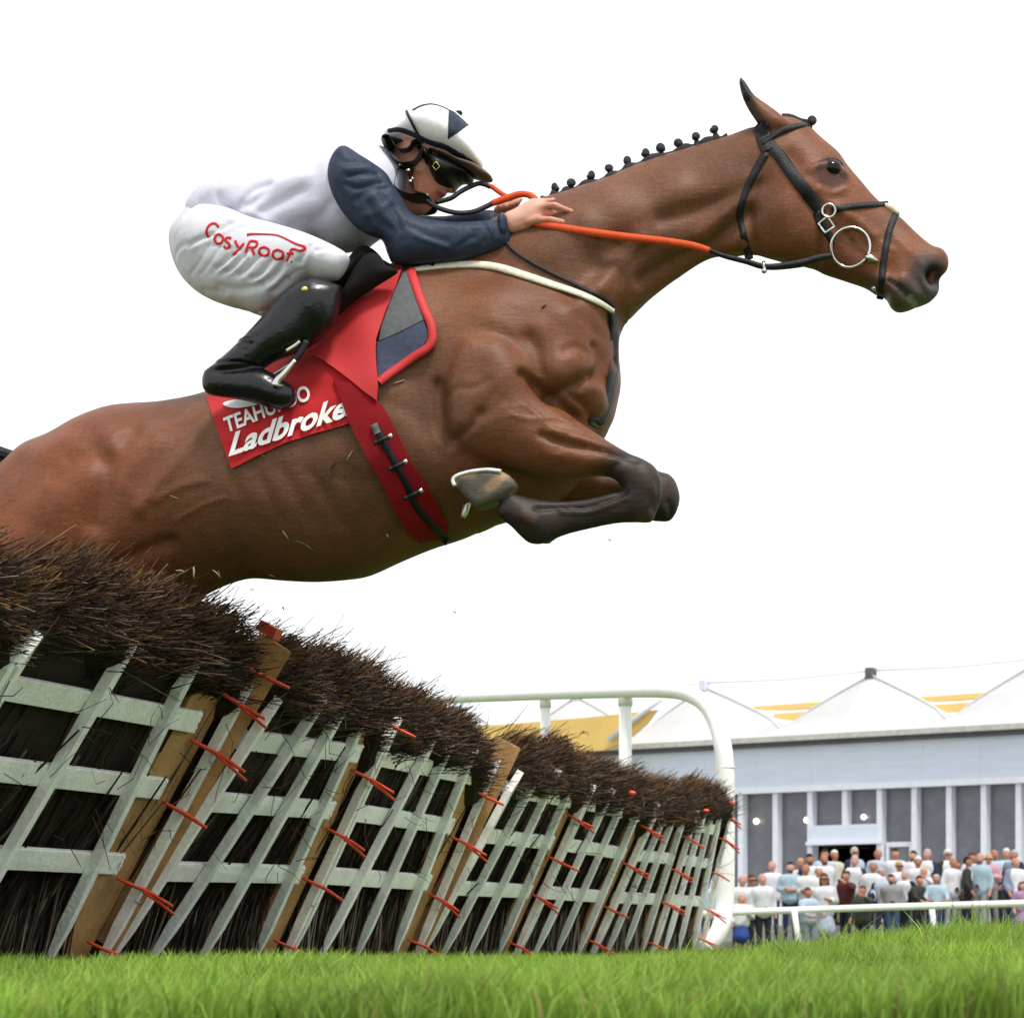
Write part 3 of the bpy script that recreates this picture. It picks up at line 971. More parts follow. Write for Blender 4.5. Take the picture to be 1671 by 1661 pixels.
lines = [
    # shoulder and chest
    (R4([(243, 520), (250, 640), (262, 760), (300, 832)]), .016, -.016),
    (R4([(700, 470), (760, 520), (820, 570), (900, 620), (960, 665)]), .016, -.024),
    (R4([(880, 430), (930, 390)]), .055, .030),
    (R4([(1062, 270), (1085, 350), (1060, 450)]), .014, -.020),
    (R4([(1130, 180), (1150, 330)]), .02, .010),
    (R4([(830, 570), (940, 505), (1030, 440)]), .016, -.020),
    (R4([(1060, 500), (1080, 560)]), .035, .018),
    (R4([(780, 440), (770, 340), (720, 260)]), .020, -.012),
    (R4([(480, 700), (430, 765), (350, 815)]), .014, -.010),
    (R4([(560, 600), (500, 690), (600, 620)]), .02, -.006),
    (R4([(400, 330), (330, 560), (330, 700)]), .040, .012),
    (R4([(560, 360), (620, 470)]), .05, .010),
    (R4([(60, 400), (160, 560), (215, 700)]), .055, -.010),
    # forearm
    (R4([(800, 800), (900, 838), (1050, 862), (1200, 890), (1320, 902)]), .010, -.014),
    (R4([(860, 780), (1000, 815), (1150, 860)]), .012, .007),
    (R4([(850, 900), (980, 920), (1100, 930)]), .02, .006),
    (R4([(1150, 990), (1210, 940), (1290, 930)]), .010, -.006),
    # cannon tendons
    (RL([(760, 520), (900, 505), (1050, 500), (1180, 450), (1280, 410)]), .007, -.010),
    (RL([(900, 530), (1080, 520), (1280, 440)]), .008, .006),
    (RL([(1440, 500), (1480, 420), (1470, 330)]), .008, -.008),
    (RL([(680, 560), (740, 590)]), .02, .008),
    # neck
    (R1([(650, 560), (560, 605), (450, 650), (330, 690), (200, 730)]), .026, -0.0155),
    (R1([(600, 690), (500, 770), (400, 840), (250, 920), (120, 1000)]), .024, -0.0186),
    (R1([(560, 800), (450, 880), (300, 980)]), .024, 0.0155),
    (R1([(620, 560), (500, 690), (380, 790)]), .028, 0.0124),
    (R1([(0, 860), (-100, 960), (-180, 1080)]), .045, -0.0186),
    (R1([(300, 600), (100, 690), (-100, 800)]), .05, 0.0124),
    (R1([(560, 900), (430, 905), (330, 960)]), .016, -0.0093),
    (R2([(1040, 1000), (1250, 1060), (1480, 1160), (1640, 1260)]), .045, -0.0124),
    (R1([(-60, 640), (-200, 760), (-320, 900)]), .06, 0.0155),
    (R1([(120, 820), (20, 930), (-60, 1060)]), .022, 0.0109),
    # head
    (R1([(760, 700), (790, 800)]), .055, .016),
    (R1([(870, 640), (920, 720), (935, 830), (905, 935)]), .012, -.012),
    (R1([(640, 560), (615, 700), (640, 860), (680, 930)]), .012, -.010),
    (R1([(860, 560), (960, 640), (1090, 720), (1180, 790)]), .014, .008),
    (R1([(1000, 760), (1100, 830), (1180, 880)]), .016, -.006),
    (R1([(800, 440), (820, 470)]), .022, -.010),
    (R1([(890, 505), (930, 478), (990, 472), (1040, 500)]), .010, .008),
    (R1([(930, 590), (990, 605), (1045, 580)]), .008, .006),
    (R1([(975, 535), (985, 540)]), .020, -.004),
    (R1([(1250, 770), (1330, 850), (1400, 910)]), .014, .004),
    (RH([(1150, 1080), (1125, 1180), (1180, 1270)]), .008, .006),
    (RH([(1240, 1155), (1260, 1180)]), .0165, -.036),
    (RH([(820, 1225), (920, 1290), (1030, 1380), (1100, 1440), (1130, 1500)]), .005, -.010),
    (RH([(840, 1320), (960, 1440)]), .016, .006),
    (RH([(960, 1200), (1100, 1330)]), .014, .005),
    # hindquarters and flank
    (R5([(830, 600), (750, 690), (715, 790), (690, 900), (650, 1050), (630, 1150)]), .034, -.020),
    (R5([(720, 690)]), .032, .014),
    (R5([(1250, 630), (1150, 750), (1040, 880), (900, 1060)]), .022, .009),
    (R5([(1150, 620), (1030, 760), (900, 900)]), .040, -.006),
    (R5([(480, 770), (580, 700)]), .04, -.010),
    (R5([(300, 700), (440, 640)]), .06, .008),
    (R5([(560, 900), (420, 1010), (300, 1050)]), .06, .010),
    (R5([(800, 560), (640, 620)]), .04, .008),
    (R5([(960, 660), (880, 760), (800, 900)]), .04, .008),
    (R5([(1060, 1250), (930, 1290), (700, 1400)]), .020, -.016),
    (R5([(100, 780), (200, 900), (200, 1100)]), .05, -.008),
    (R4([(640, 700), (760, 720), (880, 700), (960, 730)]), .006, .004), (R4([(700, 640), (780, 690), (840, 760), (930, 790)]), .0055, .004),
    (R4([(880, 880), (960, 860), (1060, 900)]), .006, -.004), (R4([(300, 600), (360, 560), (450, 560), (520, 520)]), .010, -.005),
    (R4([(900, 330), (960, 300), (1020, 320)]), .012, -.008), (R4([(940, 560), (1000, 600), (1040, 680)]), .012, -.010), (R4([(1110, 430), (1120, 540), (1100, 640)]), .012, -.010),
    (R4([(520, 170), (640, 210), (760, 200)]), .03, .008), (R4([(1000, 120), (1080, 200)]), .02, -.008),
    (R1([(1080, 790), (1120, 850), (1190, 900)]), .006, .004), (R1([(1130, 720), (1180, 800), (1270, 860)]), .006, .003), (R1([(1010, 640), (1040, 720), (1010, 800)]), .008, .003),
    (R5([(1300, 900), (1150, 930), (1000, 1010)]), .012, .004), (R5([(1400, 1000), (1250, 1050), (1100, 1130)]), .007, .003),
    (R5([(120, 760), (260, 800), (420, 880)]), .035, -.007), (R5([(700, 520), (900, 480), (1080, 470)]), .03, -.006), (R5([(480, 560), (600, 640), (660, 760)]), .03, -.008),
    (R6([(900, 900), (1000, 1010), (1040, 1150)]), .02, -.004), (R6([(1130, 560), (1280, 620), (1400, 800)]), .03, -.006),
    # ear hollow
    (R1([(590, 180), (620, 250), (670, 320)]), .010, -.016),
]
for k in range(7):   # ribs under the skin
    x = 560 + 150 * k
    lines.append((R6([(x - 280, 880 + 18 * k), (x - 230, 1010), (x - 150, 1180)]), .018, -.0035))
hv = relief(hv, hn, lines)
hn = normals(hv, hq)

# coat colours: bay with black points, and shade painted into the ear
def belongs(S, tol=0.0012):
    if isinstance(S, Slab):
        d = seg_dist(hv[:, 0], hv[:, 1], np.vstack([S.poly, S.poly[:1]]))
        _, ins = efield(S.poly, hv[:, 0], hv[:, 1])
        return ((ins | (d < 0.004)) & (np.abs(hv[:, 2] - S.w0) < S.h + .004)).astype(float)
    T = S.T(hv[:, 0], hv[:, 1])
    F = (hv[:, 2] - S.mid(hv[:, 0], hv[:, 1])) ** 2 - T
    return 1 - np.clip(F / tol - 0.3, 0, 1)
def wsm(d, a, b): 
    t = np.clip((d - a) / (b - a), 0, 1)
    return t * t * (3 - 2 * t)
pu, pv = hv[:, 0], hv[:, 1]
def near(pts, r0, r1, w_=0.15):
    pl = PP(pts if len(pts) > 1 else [pts[0], (pts[0][0] + .1, pts[0][1])], w_)
    return 1 - wsm(seg_dist(pu, pv, pl), r0, r1)
bay = np.array([0.138, 0.050, 0.021])
red = np.array([0.145, 0.042, 0.015])
dun = np.array([0.112, 0.052, 0.028])
blk = np.array([0.012, 0.010, 0.009])
mealy = np.array([0.045, 0.034, 0.030])
C = np.tile(bay, (len(hv), 1))
def mixc(m, c): 
    global C
    C = C * (1 - m[:, None]) + np.asarray(c) * m[:, None]
mixc(near([(60, 830), (160, 740), (60, 960)], .05, .35) * .8, red)
mixc(near(R1([(850, 500), (1100, 750), (1300, 850)]), .05, .16) * .8, np.array([0.165, 0.055, 0.021]))
mixc(near([(450, 800), (650, 720)], .1, .4) * .6, dun)
mixc(near(R1([(500, 560), (100, 700), (-200, 900)]), .05, .25) * .5, dun)
legm = near(RL([(1480, 420), (1330, 330), (1200, 520), (900, 580), (720, 600), (540, 470)]), .050, .125)
legm = legm * np.maximum.reduce([belongs(S_can), belongs(S_fore), belongs(S_ffore), belongs(S_fcan), belongs(S_hoof), belongs(S_fhoof)])
mixc(legm * .97, np.array([0.018, 0.013, 0.0125]))
mixc(near(RL([(1300, 160), (1420, 230)]), .03, .10) * .7, np.array([0.05, 0.032, 0.028]))
mixc(near(RH([(1000, 1420), (1150, 1400), (1260, 1250), (1200, 1180)]), .030, .085), mealy)
mixc(near(RH([(1060, 1430), (1250, 1330)]), .02, .06) * .6, np.array([0.085, 0.07, 0.062]))
mixc(near(RH([(700, 1350), (900, 1500)]), .02, .07) * .8, np.array([0.075, 0.05, 0.038]))
mixc(near(RH([(1245, 1160)]), .018, .031), np.array([0.018, 0.010, 0.010]))
mixc(near(RH([(1215, 1190), (1235, 1160)]), .003, .010), np.array([0.16, 0.04, 0.045]))
mixc(near(RH([(840, 1235), (1030, 1380), (1100, 1440)]), .002, .006) * .8, np.array([0.012, 0.010, 0.010]))
mixc(near(RH([(1020, 1395), (1090, 1450)]), .004, .010) * .6, np.array([0.34, 0.31, 0.27]))
mixc(near(R1([(965, 545), (1010, 545)]), .022, .042) * .85, np.array([0.045, 0.022, 0.016]))
mixc(near(R1([(588, 170), (620, 255), (675, 335)]), .012, .030) * .92, np.array([0.03, 0.017, 0.012]))  # ear hollow: its inner shade painted into the coat colour
mixc(near(R1([(572, 130), (590, 160)]), .01, .03), blk)
hm = belongs(S_hoof)
mixc(hm, np.array([0.10, 0.085, 0.065]))
mixc(near(RL([(300, 310), (400, 310)]), .008, .028) * hm, np.array([0.36, 0.20, 0.055]))
mixc(near(RL([(255, 350), (290, 405)]), .006, .014) * hm, np.array([0.40, 0.22, 0.06]))
mixc(near(RL([(330, 380), (420, 440)]), .004, .010) * hm * .7, np.array([0.05, 0.045, 0.04]))
mixc(near(RL([(420, 330), (520, 400)]), .004, .012) * hm * .6, np.array([0.06, 0.055, 0.045]))
mixc(near(RL([(500, 420), (590, 340)]), .008, .02) * hm, np.array([0.25, 0.17, 0.10]))
mixc(near([(-150, 1200), (-300, 1450)], .08, .16), blk * 1.5)

# hide shader: fine hair streaks along the body, soft sheen
M_coat, t_, p_ = new_mat('bay_coat')
L_ = t_.links
at_ = t_.nodes.new('ShaderNodeAttribute'); at_.attribute_name = 'col'
tc_ = t_.nodes.new('ShaderNodeTexCoord')
def streak(scale, rot, detail, sc3):
    mp = t_.nodes.new('ShaderNodeMapping')
    mp.inputs['Rotation'].default_value = rot
    mp.inputs['Scale'].default_value = sc3
    L_.new(tc_.outputs['Object'], mp.inputs['Vector'])
    n = t_.nodes.new('ShaderNodeTexNoise')
    n.inputs['Scale'].default_value = scale
    n.inputs['Detail'].default_value = detail
    n.inputs['Roughness'].default_value = 0.65
    L_.new(mp.outputs[0], n.inputs['Vector'])
    return n
n1 = streak(90, (0, R(-14), 0), 5, (0.22, 1, 1))
n2 = streak(5, (0, 0, 0), 4, (1, 1, 1))
n3 = streak(420, (0, R(-14), 0), 3, (0.35, 1, 1))
def rngnode(n, lo, hi):
    m = t_.nodes.new('ShaderNodeMapRange')
    m.inputs['From Min'].default_value = .3; m.inputs['From Max'].default_value = .7
    m.inputs['To Min'].default_value = lo; m.inputs['To Max'].default_value = hi
    L_.new(n.outputs['Fac'], m.inputs['Value'])
    return m
def mul(a, b):
    m = t_.nodes.new('ShaderNodeMath'); m.operation = 'MULTIPLY'
    L_.new(a, m.inputs[0]); L_.new(b, m.inputs[1])
    return m.outputs[0]
k_ = mul(mul(rngnode(n1, .86, 1.14).outputs[0], rngnode(n2, .74, 1.24).outputs[0]), rngnode(n3, .62, 1.38).outputs[0])
vm_ = t_.nodes.new('ShaderNodeVectorMath'); vm_.operation = 'SCALE'
L_.new(at_.outputs['Color'], vm_.inputs[0]); L_.new(k_, vm_.inputs['Scale'])
L_.new(vm_.outputs[0], p_.inputs['Base Color'])
p_.inputs['Roughness'].default_value = 0.50
p_.inputs['Specular IOR Level'].default_value = 0.26
p_.inputs['Sheen Weight'].default_value = 0.0
p_.inputs['Sheen Roughness'].default_value = 0.4
bp_ = t_.nodes.new('ShaderNodeBump'); bp_.inputs['Strength'].default_value = 0.28; bp_.inputs['Distance'].default_value = 0.006
L_.new(n1.outputs['Fac'], bp_.inputs['Height'])
L_.new(bp_.outputs[0], p_.inputs['Normal'])

hbase = world(np.array([0.0, 0.0, 0.0])); hbase[2] = 0.0
horse = thing('horse', 'bay racehorse with plaited mane stretched out in mid-air over the hurdle', 'horse', hbase)
def tpart(name, v, q, m, parent, **k):
    return part(name, world(v), q, m, parent, **k)
tpart('body', hv, hq, M_coat, horse, cols=C)
HS = Skin(hgrid)
HS.add_relief(lines)
# body only, for tack that lies on it: relief is small, so the grid skin serves

M_blackhair = mat('black_mane', (0.012, 0.010, 0.011), 0.5, 0.35, 0.3, 80, 0.6, 260)
M_eye = mat('dark_eye', (0.004, 0.0025, 0.002), 0.14, 0.3, 0.05, 20)
M_steel = mat('bright_steel', (0.62, 0.62, 0.60), 0.22, 0.5, 0.06, 30, metal=1.0)
M_horn = mat('old_shoe_steel', (0.72, 0.73, 0.72), 0.35, 0.5, 0.15, 60, metal=0.7)
# eye with lids
e = HS.pick(1355, 272)
ec = e - np.array([-0.002, 0, 0.0172])
Geo().ball(np.zeros(3), (0.027, 0.021, 0.0245), 20, 12)
g = Geo().ball(world(ec), (0.030, 0.024, 0.024), 24, 16)
eye_o = g.build('eye', M_eye, horse)
def lid(pts, r):
    q = []
    for x, y in pts:
        a = HS.pick(x, y); a[2] -= 0.004
        q.append(world(a))
    return Geo().tube(cr(q, 4, False), r, 8)
M_lid = mat('eyelid', (0.05, 0.024, 0.016), 0.5, 0.3, 0.2, 60)
lid(R1([(920, 550), (930, 516), (968, 498), (1010, 502), (1042, 530)]), [0.002] + [0.006] * 15 + [0.002]).build('eyelid', M_lid, horse)
lid(R1([(925, 545), (945, 575), (985, 585), (1030, 568), (1042, 545)]), [0.0015] + [0.003] * 15 + [0.0015]).build('eyelid', M_lid, horse)
# plaited mane: a dark roll along the crest and a row of knots
crest = [(886, 330)] + R2([(1340, 632), (1400, 616), (1500, 582), (1640, 536)]) + R1([(60, 548), (150, 512), (300, 464), (400, 434), (520, 398)])
cp = cr([world(np.array([*P(x, y, 0), 0.0])) for x, y in crest], 5, False)
rr = 0.0135 * (1 + 0.45 * np.sin(np.arange(len(cp)) * 2 * np.pi / 5.1 + 1))
Geo().tube(cp, rr, 8).build('mane_roll', M_blackhair, horse)
knots = R1([(65, 505), (148, 470), (215, 447), (295, 425), (375, 395), (460, 362)]) + R2([(1345, 585), (1435, 560), (1545, 520), (1640, 480)]) + [(1325, 197)]
for x, y in knots:
    a = np.array([*P(x, y, 0), 0.0])
    c = world(a)
    lowp = c + np.array([0.004, 0, -0.024 if x < 1300 else -0.012]) + (HU * -0.012 if x > 1300 else 0)
    q_ = rng.uniform(0.82, 1.15, 3)
    g = Geo().ball(c, (0.0125 * q_[0], 0.0125, 0.0130 * q_[1]), 9, 6).ball(c + np.array([0.005 * (q_[2] - 1) * 6, -0.004, -0.005]), (0.011, 0.012, 0.009), 8, 6).tube([c, (c + lowp) / 2, lowp, lowp + (lowp - c) * 0.6], [0.008, 0.006, 0.012, 0.013], 8)
    g.build('mane_knot', M_blackhair, horse)
fl = cr([world(np.array([*P(x, y, 0), 0.0])) for x, y in [(1276, 192), (1290, 192), (1308, 198), (1325, 199)]], 5, False)
Geo().tube(fl, np.linspace(0.012, 0.006, len(fl)), 8).build('forelock', M_blackhair, horse)
# tail streaming back, mostly out of the frame
tp = cr([world(np.array([*P(x, y, 0), -0.02])) for x, y in [(18, 752), (-40, 752), (-140, 790), (-260, 860), (-360, 960)]], 6, False)
g = Geo()
for k in range(46):
    a = rng.normal(0, 1, 3) * np.array([0.01, 0.02, 0.022])
    f = np.linspace(0.5, 2.4, len(tp))[:, None]
    g.tube(tp + a * f, np.linspace(0.010, 0.003, len(tp)), 5)
g.build('tail', M_blackhair, horse, kind='stuff')
# shoes
def ring_pts(pts, w_): return [world(np.array([*P(x, y, w_), w_])) for x, y in pts]
sh = cr(ring_pts(RL([(232, 345), (220, 314), (240, 286), (322, 260), (430, 248), (512, 258)]), 0.333), 4, False)
Geo().tube(sh, 0.0065, 8).build('horseshoe', M_horn, horse)
sh = cr(ring_pts(RL([(318, 440), (300, 480), (282, 535)]), 0.15), 4, False)
Geo().tube(sh, [0.010] * 3 + [0.0115] * 4 + [0.009] * (len(sh) - 7), 6).build('horseshoe', M_horn, horse)
# ------------------------------------------------------------------ things that lie on a skin
def uvw_line(skin, pts, n=6, smooth=True):
    c = cr(pts, n, False) if smooth and len(pts) > 2 else np.array(pts, float)
    if not smooth or len(pts) == 2:
        c = np.array(pts, float)
        c = np.vstack([np.linspace(c[i], c[i + 1], n, endpoint=False) for i in range(len(c) - 1)] + [c[-1:]])
    return np.array([skin.pick(x, y) for x, y in c])

def ribbon_geo(g, skin, pts, width, eps=0.004, n=6, smooth=True, far=False, wid=None, lift=None):
    """flat strap following the skin; width in metres"""
    p = uvw_line(skin, pts, n, smooth)
    t = np.gradient(p[:, :2], axis=0)
    t /= np.linalg.norm(t, axis=1)[:, None] + 1e-9
    s = np.stack([-t[:, 1], t[:, 0]], 1)
    wd = np.full(len(p), width) if wid is None else np.interp(np.linspace(0, 1, len(p)), np.linspace(0, 1, len(wid)), wid)
    up = np.zeros(len(p)) if lift is None else np.interp(np.linspace(0, 1, len(p)), np.linspace(0, 1, len(lift)), lift)
    rows = []
    th = min(eps + 0.004, 0.009)
    for f in (-0.5, -0.42, 0, 0.42, 0.5):
        uv = p[:, :2] + s * (wd * f)[:, None]
        h = skin(uv[:, 0], uv[:, 1])
        e = eps - (th * 0.8 if abs(f) == 0.5 else 0.0)
        rows.append(np.column_stack([uv, h + e + up]))
    for f in (0.5, -0.5):
        uv = p[:, :2] + s * (wd * f)[:, None]
        rows.append(np.column_stack([uv, skin(uv[:, 0], uv[:, 1]) + eps - th + up]))
    V = np.stack(rows, 1)
    for sg in ((-1,) if far else (1,)):
        W_ = V.copy(); W_[..., 2] *= sg
        m = V.shape[1]
        q = []
        for i in range(len(p) - 1):
            for k in range(m):
                a = (i * m + k, i * m + (k + 1) % m, (i + 1) * m + (k + 1) % m, (i + 1) * m + k)
                q.append(a if sg < 0 else a[::-1])
        caps = []
        for i in (0, len(p) - 1):
            for k in range(1, m - 1): caps.append((i * m, i * m + k, i * m + k + 1))
        g.add(world(W_.reshape(-1, 3)), caps, q)
    return g

def ribbon(name, skin, pts, width, m, parent, eps=0.004, label=None, **k):
    if k.pop('mirror', False):
        g = ribbon_geo(Geo(), skin, pts, width, eps, far=True, **k)
        g.build(name, m, parent, True, label)
    return ribbon_geo(Geo(), skin, pts, width, eps, **k).build(name, m, parent, True, label)

def patch_geo(g, skin, pts, eps=0.006, thick=0.004, n=5, step=0.012, smooth=False, wave=None, hole=None):
    """sheet cut to an outline and laid on the skin"""
    c = cr(pts, n, True) if smooth else np.array(pts, float)
    if not smooth:
        q = []
        for i in range(len(c)):
            a, b = c[i], c[(i + 1) % len(c)]
            k = max(1, int(np.hypot(*(b - a)) / 7))
            q += [a + (b - a) * j / k for j in range(k)]
        c = np.array(q)
    o = np.array([skin.pick(x, y)[:2] for x, y in c])
    lo, hi = o.min(0), o.max(0)
    X, Y = np.meshgrid(np.arange(lo[0], hi[0], step), np.arange(lo[1], hi[1], step), indexing='ij')
    _, ins = efield(o, X.ravel(), Y.ravel())
    X, Y = X.ravel()[ins], Y.ravel()[ins]
    d = seg_dist(X, Y, np.vstack([o, o[:1]]))
    k = d > step * 0.5
    pts2 = [Vector(p) for p in o] + [Vector((a, b)) for a, b in zip(X[k], Y[k])]
    m = len(o)
    r = geometry.delaunay_2d_cdt(pts2, [], [list(range(m))], 1, 1e-6)
    vv = np.array([(p[0], p[1]) for p in r[0]])
    F = np.array([f for f in r[2] if len(f) == 3])
    h = skin(vv[:, 0], vv[:, 1]) + eps
    if wave is not None: h = h + wave(vv[:, 0], vv[:, 1])
    a, b = vv[F[:, 1]] - vv[F[:, 0]], vv[F[:, 2]] - vv[F[:, 0]]
    fl = (a[:, 0] * b[:, 1] - a[:, 1] * b[:, 0]) < 0
    F[fl] = F[fl][:, ::-1]
    nv = len(vv)
    top = np.column_stack([vv, h]); bot = np.column_stack([vv, h - thick])
    # side wall from boundary edges
    E = {}
    for f in F:
        for i in range(3):
            e = (f[i], f[(i + 1) % 3])
            if (e[1], e[0]) in E: del E[(e[1], e[0])]
            else: E[e] = 1
    T = np.vstack([F, F[:, ::-1] + nv])
    Q = [(a, a + nv, b + nv, b) for a, b in E]
    g.add(world(np.vstack([top, bot])), T, Q)
    return g

def patch(name, skin, pts, m, parent, **k):
    lb = k.pop('label', None)
    o = patch_geo(Geo(), skin, pts, **k).build(name, m, parent, True, lb)
    md = o.modifiers.new('edges', 'EDGE_SPLIT'); md.split_angle = R(50)
    return o

def text_on(name, skin, s, origin, xv, yv, m, parent, eps=0.008, bold=0.02, per=None):
    """lettering laid on a skin: pixel frame given by origin, baseline vector for the whole word, cap-height vector"""
    cu = bpy.data.curves.new('letters', 'FONT')
    cu.body = s
    cu.offset = bold
    cu.resolution_u = 4
    ob = bpy.data.objects.new('letters', cu)
    me = bpy.data.meshes.new_from_object(ob)
    v = np.array([x.co[:] for x in me.vertices])
    f3 = []
    me.calc_loop_triangles()
    for t in me.loop_triangles: f3.append(tuple(t.vertices))
    bpy.data.objects.remove(ob); bpy.data.curves.remove(cu); bpy.data.meshes.remove(me)
    wv = v[:, 0].max() - v[:, 0].min(); x0 = v[:, 0].min()
    cap = 0.70
    px = origin[0] + (v[:, 0] - x0) / wv * xv[0] + v[:, 1] / cap * yv[0]
    py = origin[1] + (v[:, 0] - x0) / wv * xv[1] + v[:, 1] / cap * yv[1]
    V = np.array([skin.pick(a, b) for a, b in zip(px, py)])
    V[:, 2] += eps
    F = np.array(f3)
    n = np.cross(V[F[:, 1]] - V[F[:, 0]], V[F[:, 2]] - V[F[:, 0]])
    fl = n[:, 2] < 0
    F[fl] = F[fl][:, ::-1]
    return part(name, world(V), F, m, parent, False)

# ------------------------------------------------------------------ bridle, reins, breastplate
M_leather = mat('black_leather', (0.008, 0.0075, 0.009), 0.45, 0.3, 0.25, 60, 0.3, 300)
M_cream = mat('cream_webbing', (0.66, 0.62, 0.50), 0.7, 0.2, 0.15, 60, 0.3, 400)
M_orange = mat('orange_rubber_grip', (0.62, 0.07, 0.012), 0.6, 0.3, 0.12, 60, 0.4, 500)
M_white = mat('white_plastic', (0.80, 0.80, 0.79), 0.4, 0.4, 0.04, 20)

bridle = thing('bridle', 'black racing bridle with large ring bit on the horse\'s head', 'bridle', hbase)
ribbon('cheekpiece', HS, R1([(680, 350), (700, 420), (760, 490), (830, 590), (900, 680), (945, 745)]), 0.034, M_leather, bridle, 0.005, wid=[.030, .034, .038, .038, .036, .030], mirror=True)
ribbon('headpiece', HS, [(1236, 206), (1240, 214), (1246, 232), (1252, 246)], 0.036, M_leather, bridle, 0.0065, mirror=True)
ribbon('throatlatch', HS, R1([(690, 470), (640, 560), (595, 660), (575, 750), (590, 840), (615, 940)]), 0.022, M_leather, bridle, 0.005, wid=[.028, .024, .02, .018, .02, .024], mirror=True)
ribbon('browband', HS, R1([(672, 430), (740, 385), (820, 352), (880, 340)]), 0.017, M_leather, bridle, 0.0075, mirror=True)
ribbon('noseband', HS, R1([(990, 730), (1060, 715), (1150, 705), (1245, 700)]), 0.018, M_leather, bridle, 0.008, mirror=True)
ribbon('drop_strap', HS, R1([(1280, 745), (1250, 820), (1228, 930), (1215, 1040), (1205, 1110)]), 0.020, M_leather, bridle, 0.0065, mirror=True)
ribbon('bit_cheek_strap', HS, R1([(920, 740), (940, 790), (975, 840), (1000, 880)]), 0.022, M_leather, bridle, 0.006, mirror=True)
def loop_on(name, c, r, tube, m, parent, lift=0.012, sq=False, n=40, skin=HS, rot=0.0):
    a = skin.pick(*c)
    ts = np.linspace(0, 2 * np.pi, n + 1)
    q = []
    for t in ts:
        if sq:
            k = max(abs(math.cos(t)), abs(math.sin(t)))
            x, y = math.cos(t) / k * r, math.sin(t) / k * r * 1.1
            x, y = x * math.cos(rot) - y * math.sin(rot), x * math.sin(rot) + y * math.cos(rot)
        else: x, y = math.cos(t) * r, math.sin(t) * r
        w_ = a[2] * 0.4 + float(skin(a[0] + x, a[1] + y)) * 0.6
        q.append(world(np.array([a[0] + x, a[1] + y, w_ + lift])))
    return Geo().tube(q, tube, 8, False).build(name, m, parent)
loop_on('bit_ring', (1388, 405.5), 0.0545, 0.0042, M_steel, bridle, 0.014)
loop_on('noseband_ring', (1352.5, 346), 0.0180, 0.0036, M_steel, bridle, 0.012)
loop_on('buckle', (1348.5, 369), 0.0150, 0.0036, M_steel, bridle, 0.012, True, rot=0.6)
a_ = HS.pick(1411, 420); b_ = HS.pick(1434, 428)
Geo().tube([world(a_ + [0, 0, .014]), world(a_ * .6 + b_ * .4 + [0, 0, .016]), world(b_ + [0, 0, .008])], [0.007, 0.010, 0.005], 10).build('bit_end', M_steel, bridle)
b_ = HS.pick(1457, 341)
Geo().tube([world(HS.pick(1444, 335) + [0, 0, .007]), world(HS.pick(1457, 342) + [0, 0, .008]), world(HS.pick(1466, 350) + [0, 0, .006])], [0.006, 0.011, 0.006], 8).build('nose_pad', M_cream, bridle)
a_ = HS.pick(1427, 472)
Geo().ball(world(a_ + [0, 0, .008]), 0.008, 8, 6).build('strap_buckle', M_steel, bridle)

reins = thing('reins', 'black reins with orange rubber grips running from the bit to the jockey\'s hands', 'reins', hbase)
def line3(pts, ws):
    return cr([world(np.array([*P(x, y, w_), w_])) for (x, y), w_ in zip(pts, ws)], 6, False)
def strap3(name, pts, ws, r, m, flat=0.35, parent=None):
    c = line3(pts, ws)
    rr_ = np.interp(np.linspace(0, 1, len(c)), np.linspace(0, 1, len(r)), r) if not np.isscalar(r) else r
    return Geo().tube(c, rr_, 8, True, flat, up=HW).build(name, m, parent)
strap3('rein', R1([(990, 935), (930, 945), (840, 970), (700, 985), (600, 960), (500, 935), (425, 905)]), (.11, .115, .12, .13, .13, .135, .14), [.009, .011, .012, .009, .008, .007, .006], M_leather, 1.4, reins)
strap3('rein_grip', [(1158, 409), (1130, 401), (1085, 394), (1040, 389), (990, 383), (940, 376), (895, 369), (862, 362)], (.14, .145, .15, .155, .155, .155, .15, .13), [.009, .0105, .011, .0115, .0115, .012, .011, .009], M_orange, 1.0, reins)
strap3('rein_grip', [(862, 318), (872, 324), (880, 338), (888, 354), (893, 367)], (.085, .105, .118, .13, .145), .0095, M_orange, 1.0, reins)
strap3('rein_grip', [(868, 319), (850, 317), (832, 322), (815, 328), (803, 332)], (.06, .06, .06, .06, .06), [.008, .010, .0105, .0105, .0095], M_orange, 1.0, reins)
strap3('rein_grip', [(826, 321), (815, 314), (804, 306), (797, 303)], (.05, .05, .05, .05), .007, M_orange, 0.9, reins)
strap3('rein', [(806, 331), (790, 339), (772, 346), (750, 348), (728, 344), (708, 336), (696, 328)], (.06, .07, .09, .10, .11, .11, .10), .0078, M_leather, 0.9, reins)
strap3('rein', [(800, 305), (790, 301), (780, 300), (765, 306), (750, 314), (735, 324), (710, 331)], (.05, .05, .05, .06, .08, .09, .10), .0072, M_leather, 0.9, reins)
a_ = P(1248, 441, .13)
Geo().tube([world(np.array([*P(1246, 427, .135), .135])), world(np.array([*P(1247, 440, .14), .14]))], 0.005, 8).ball(world(np.array([*P(1247, 442, .14), .14])), 0.0085, 10, 7).build('rein_stop', M_steel, reins)

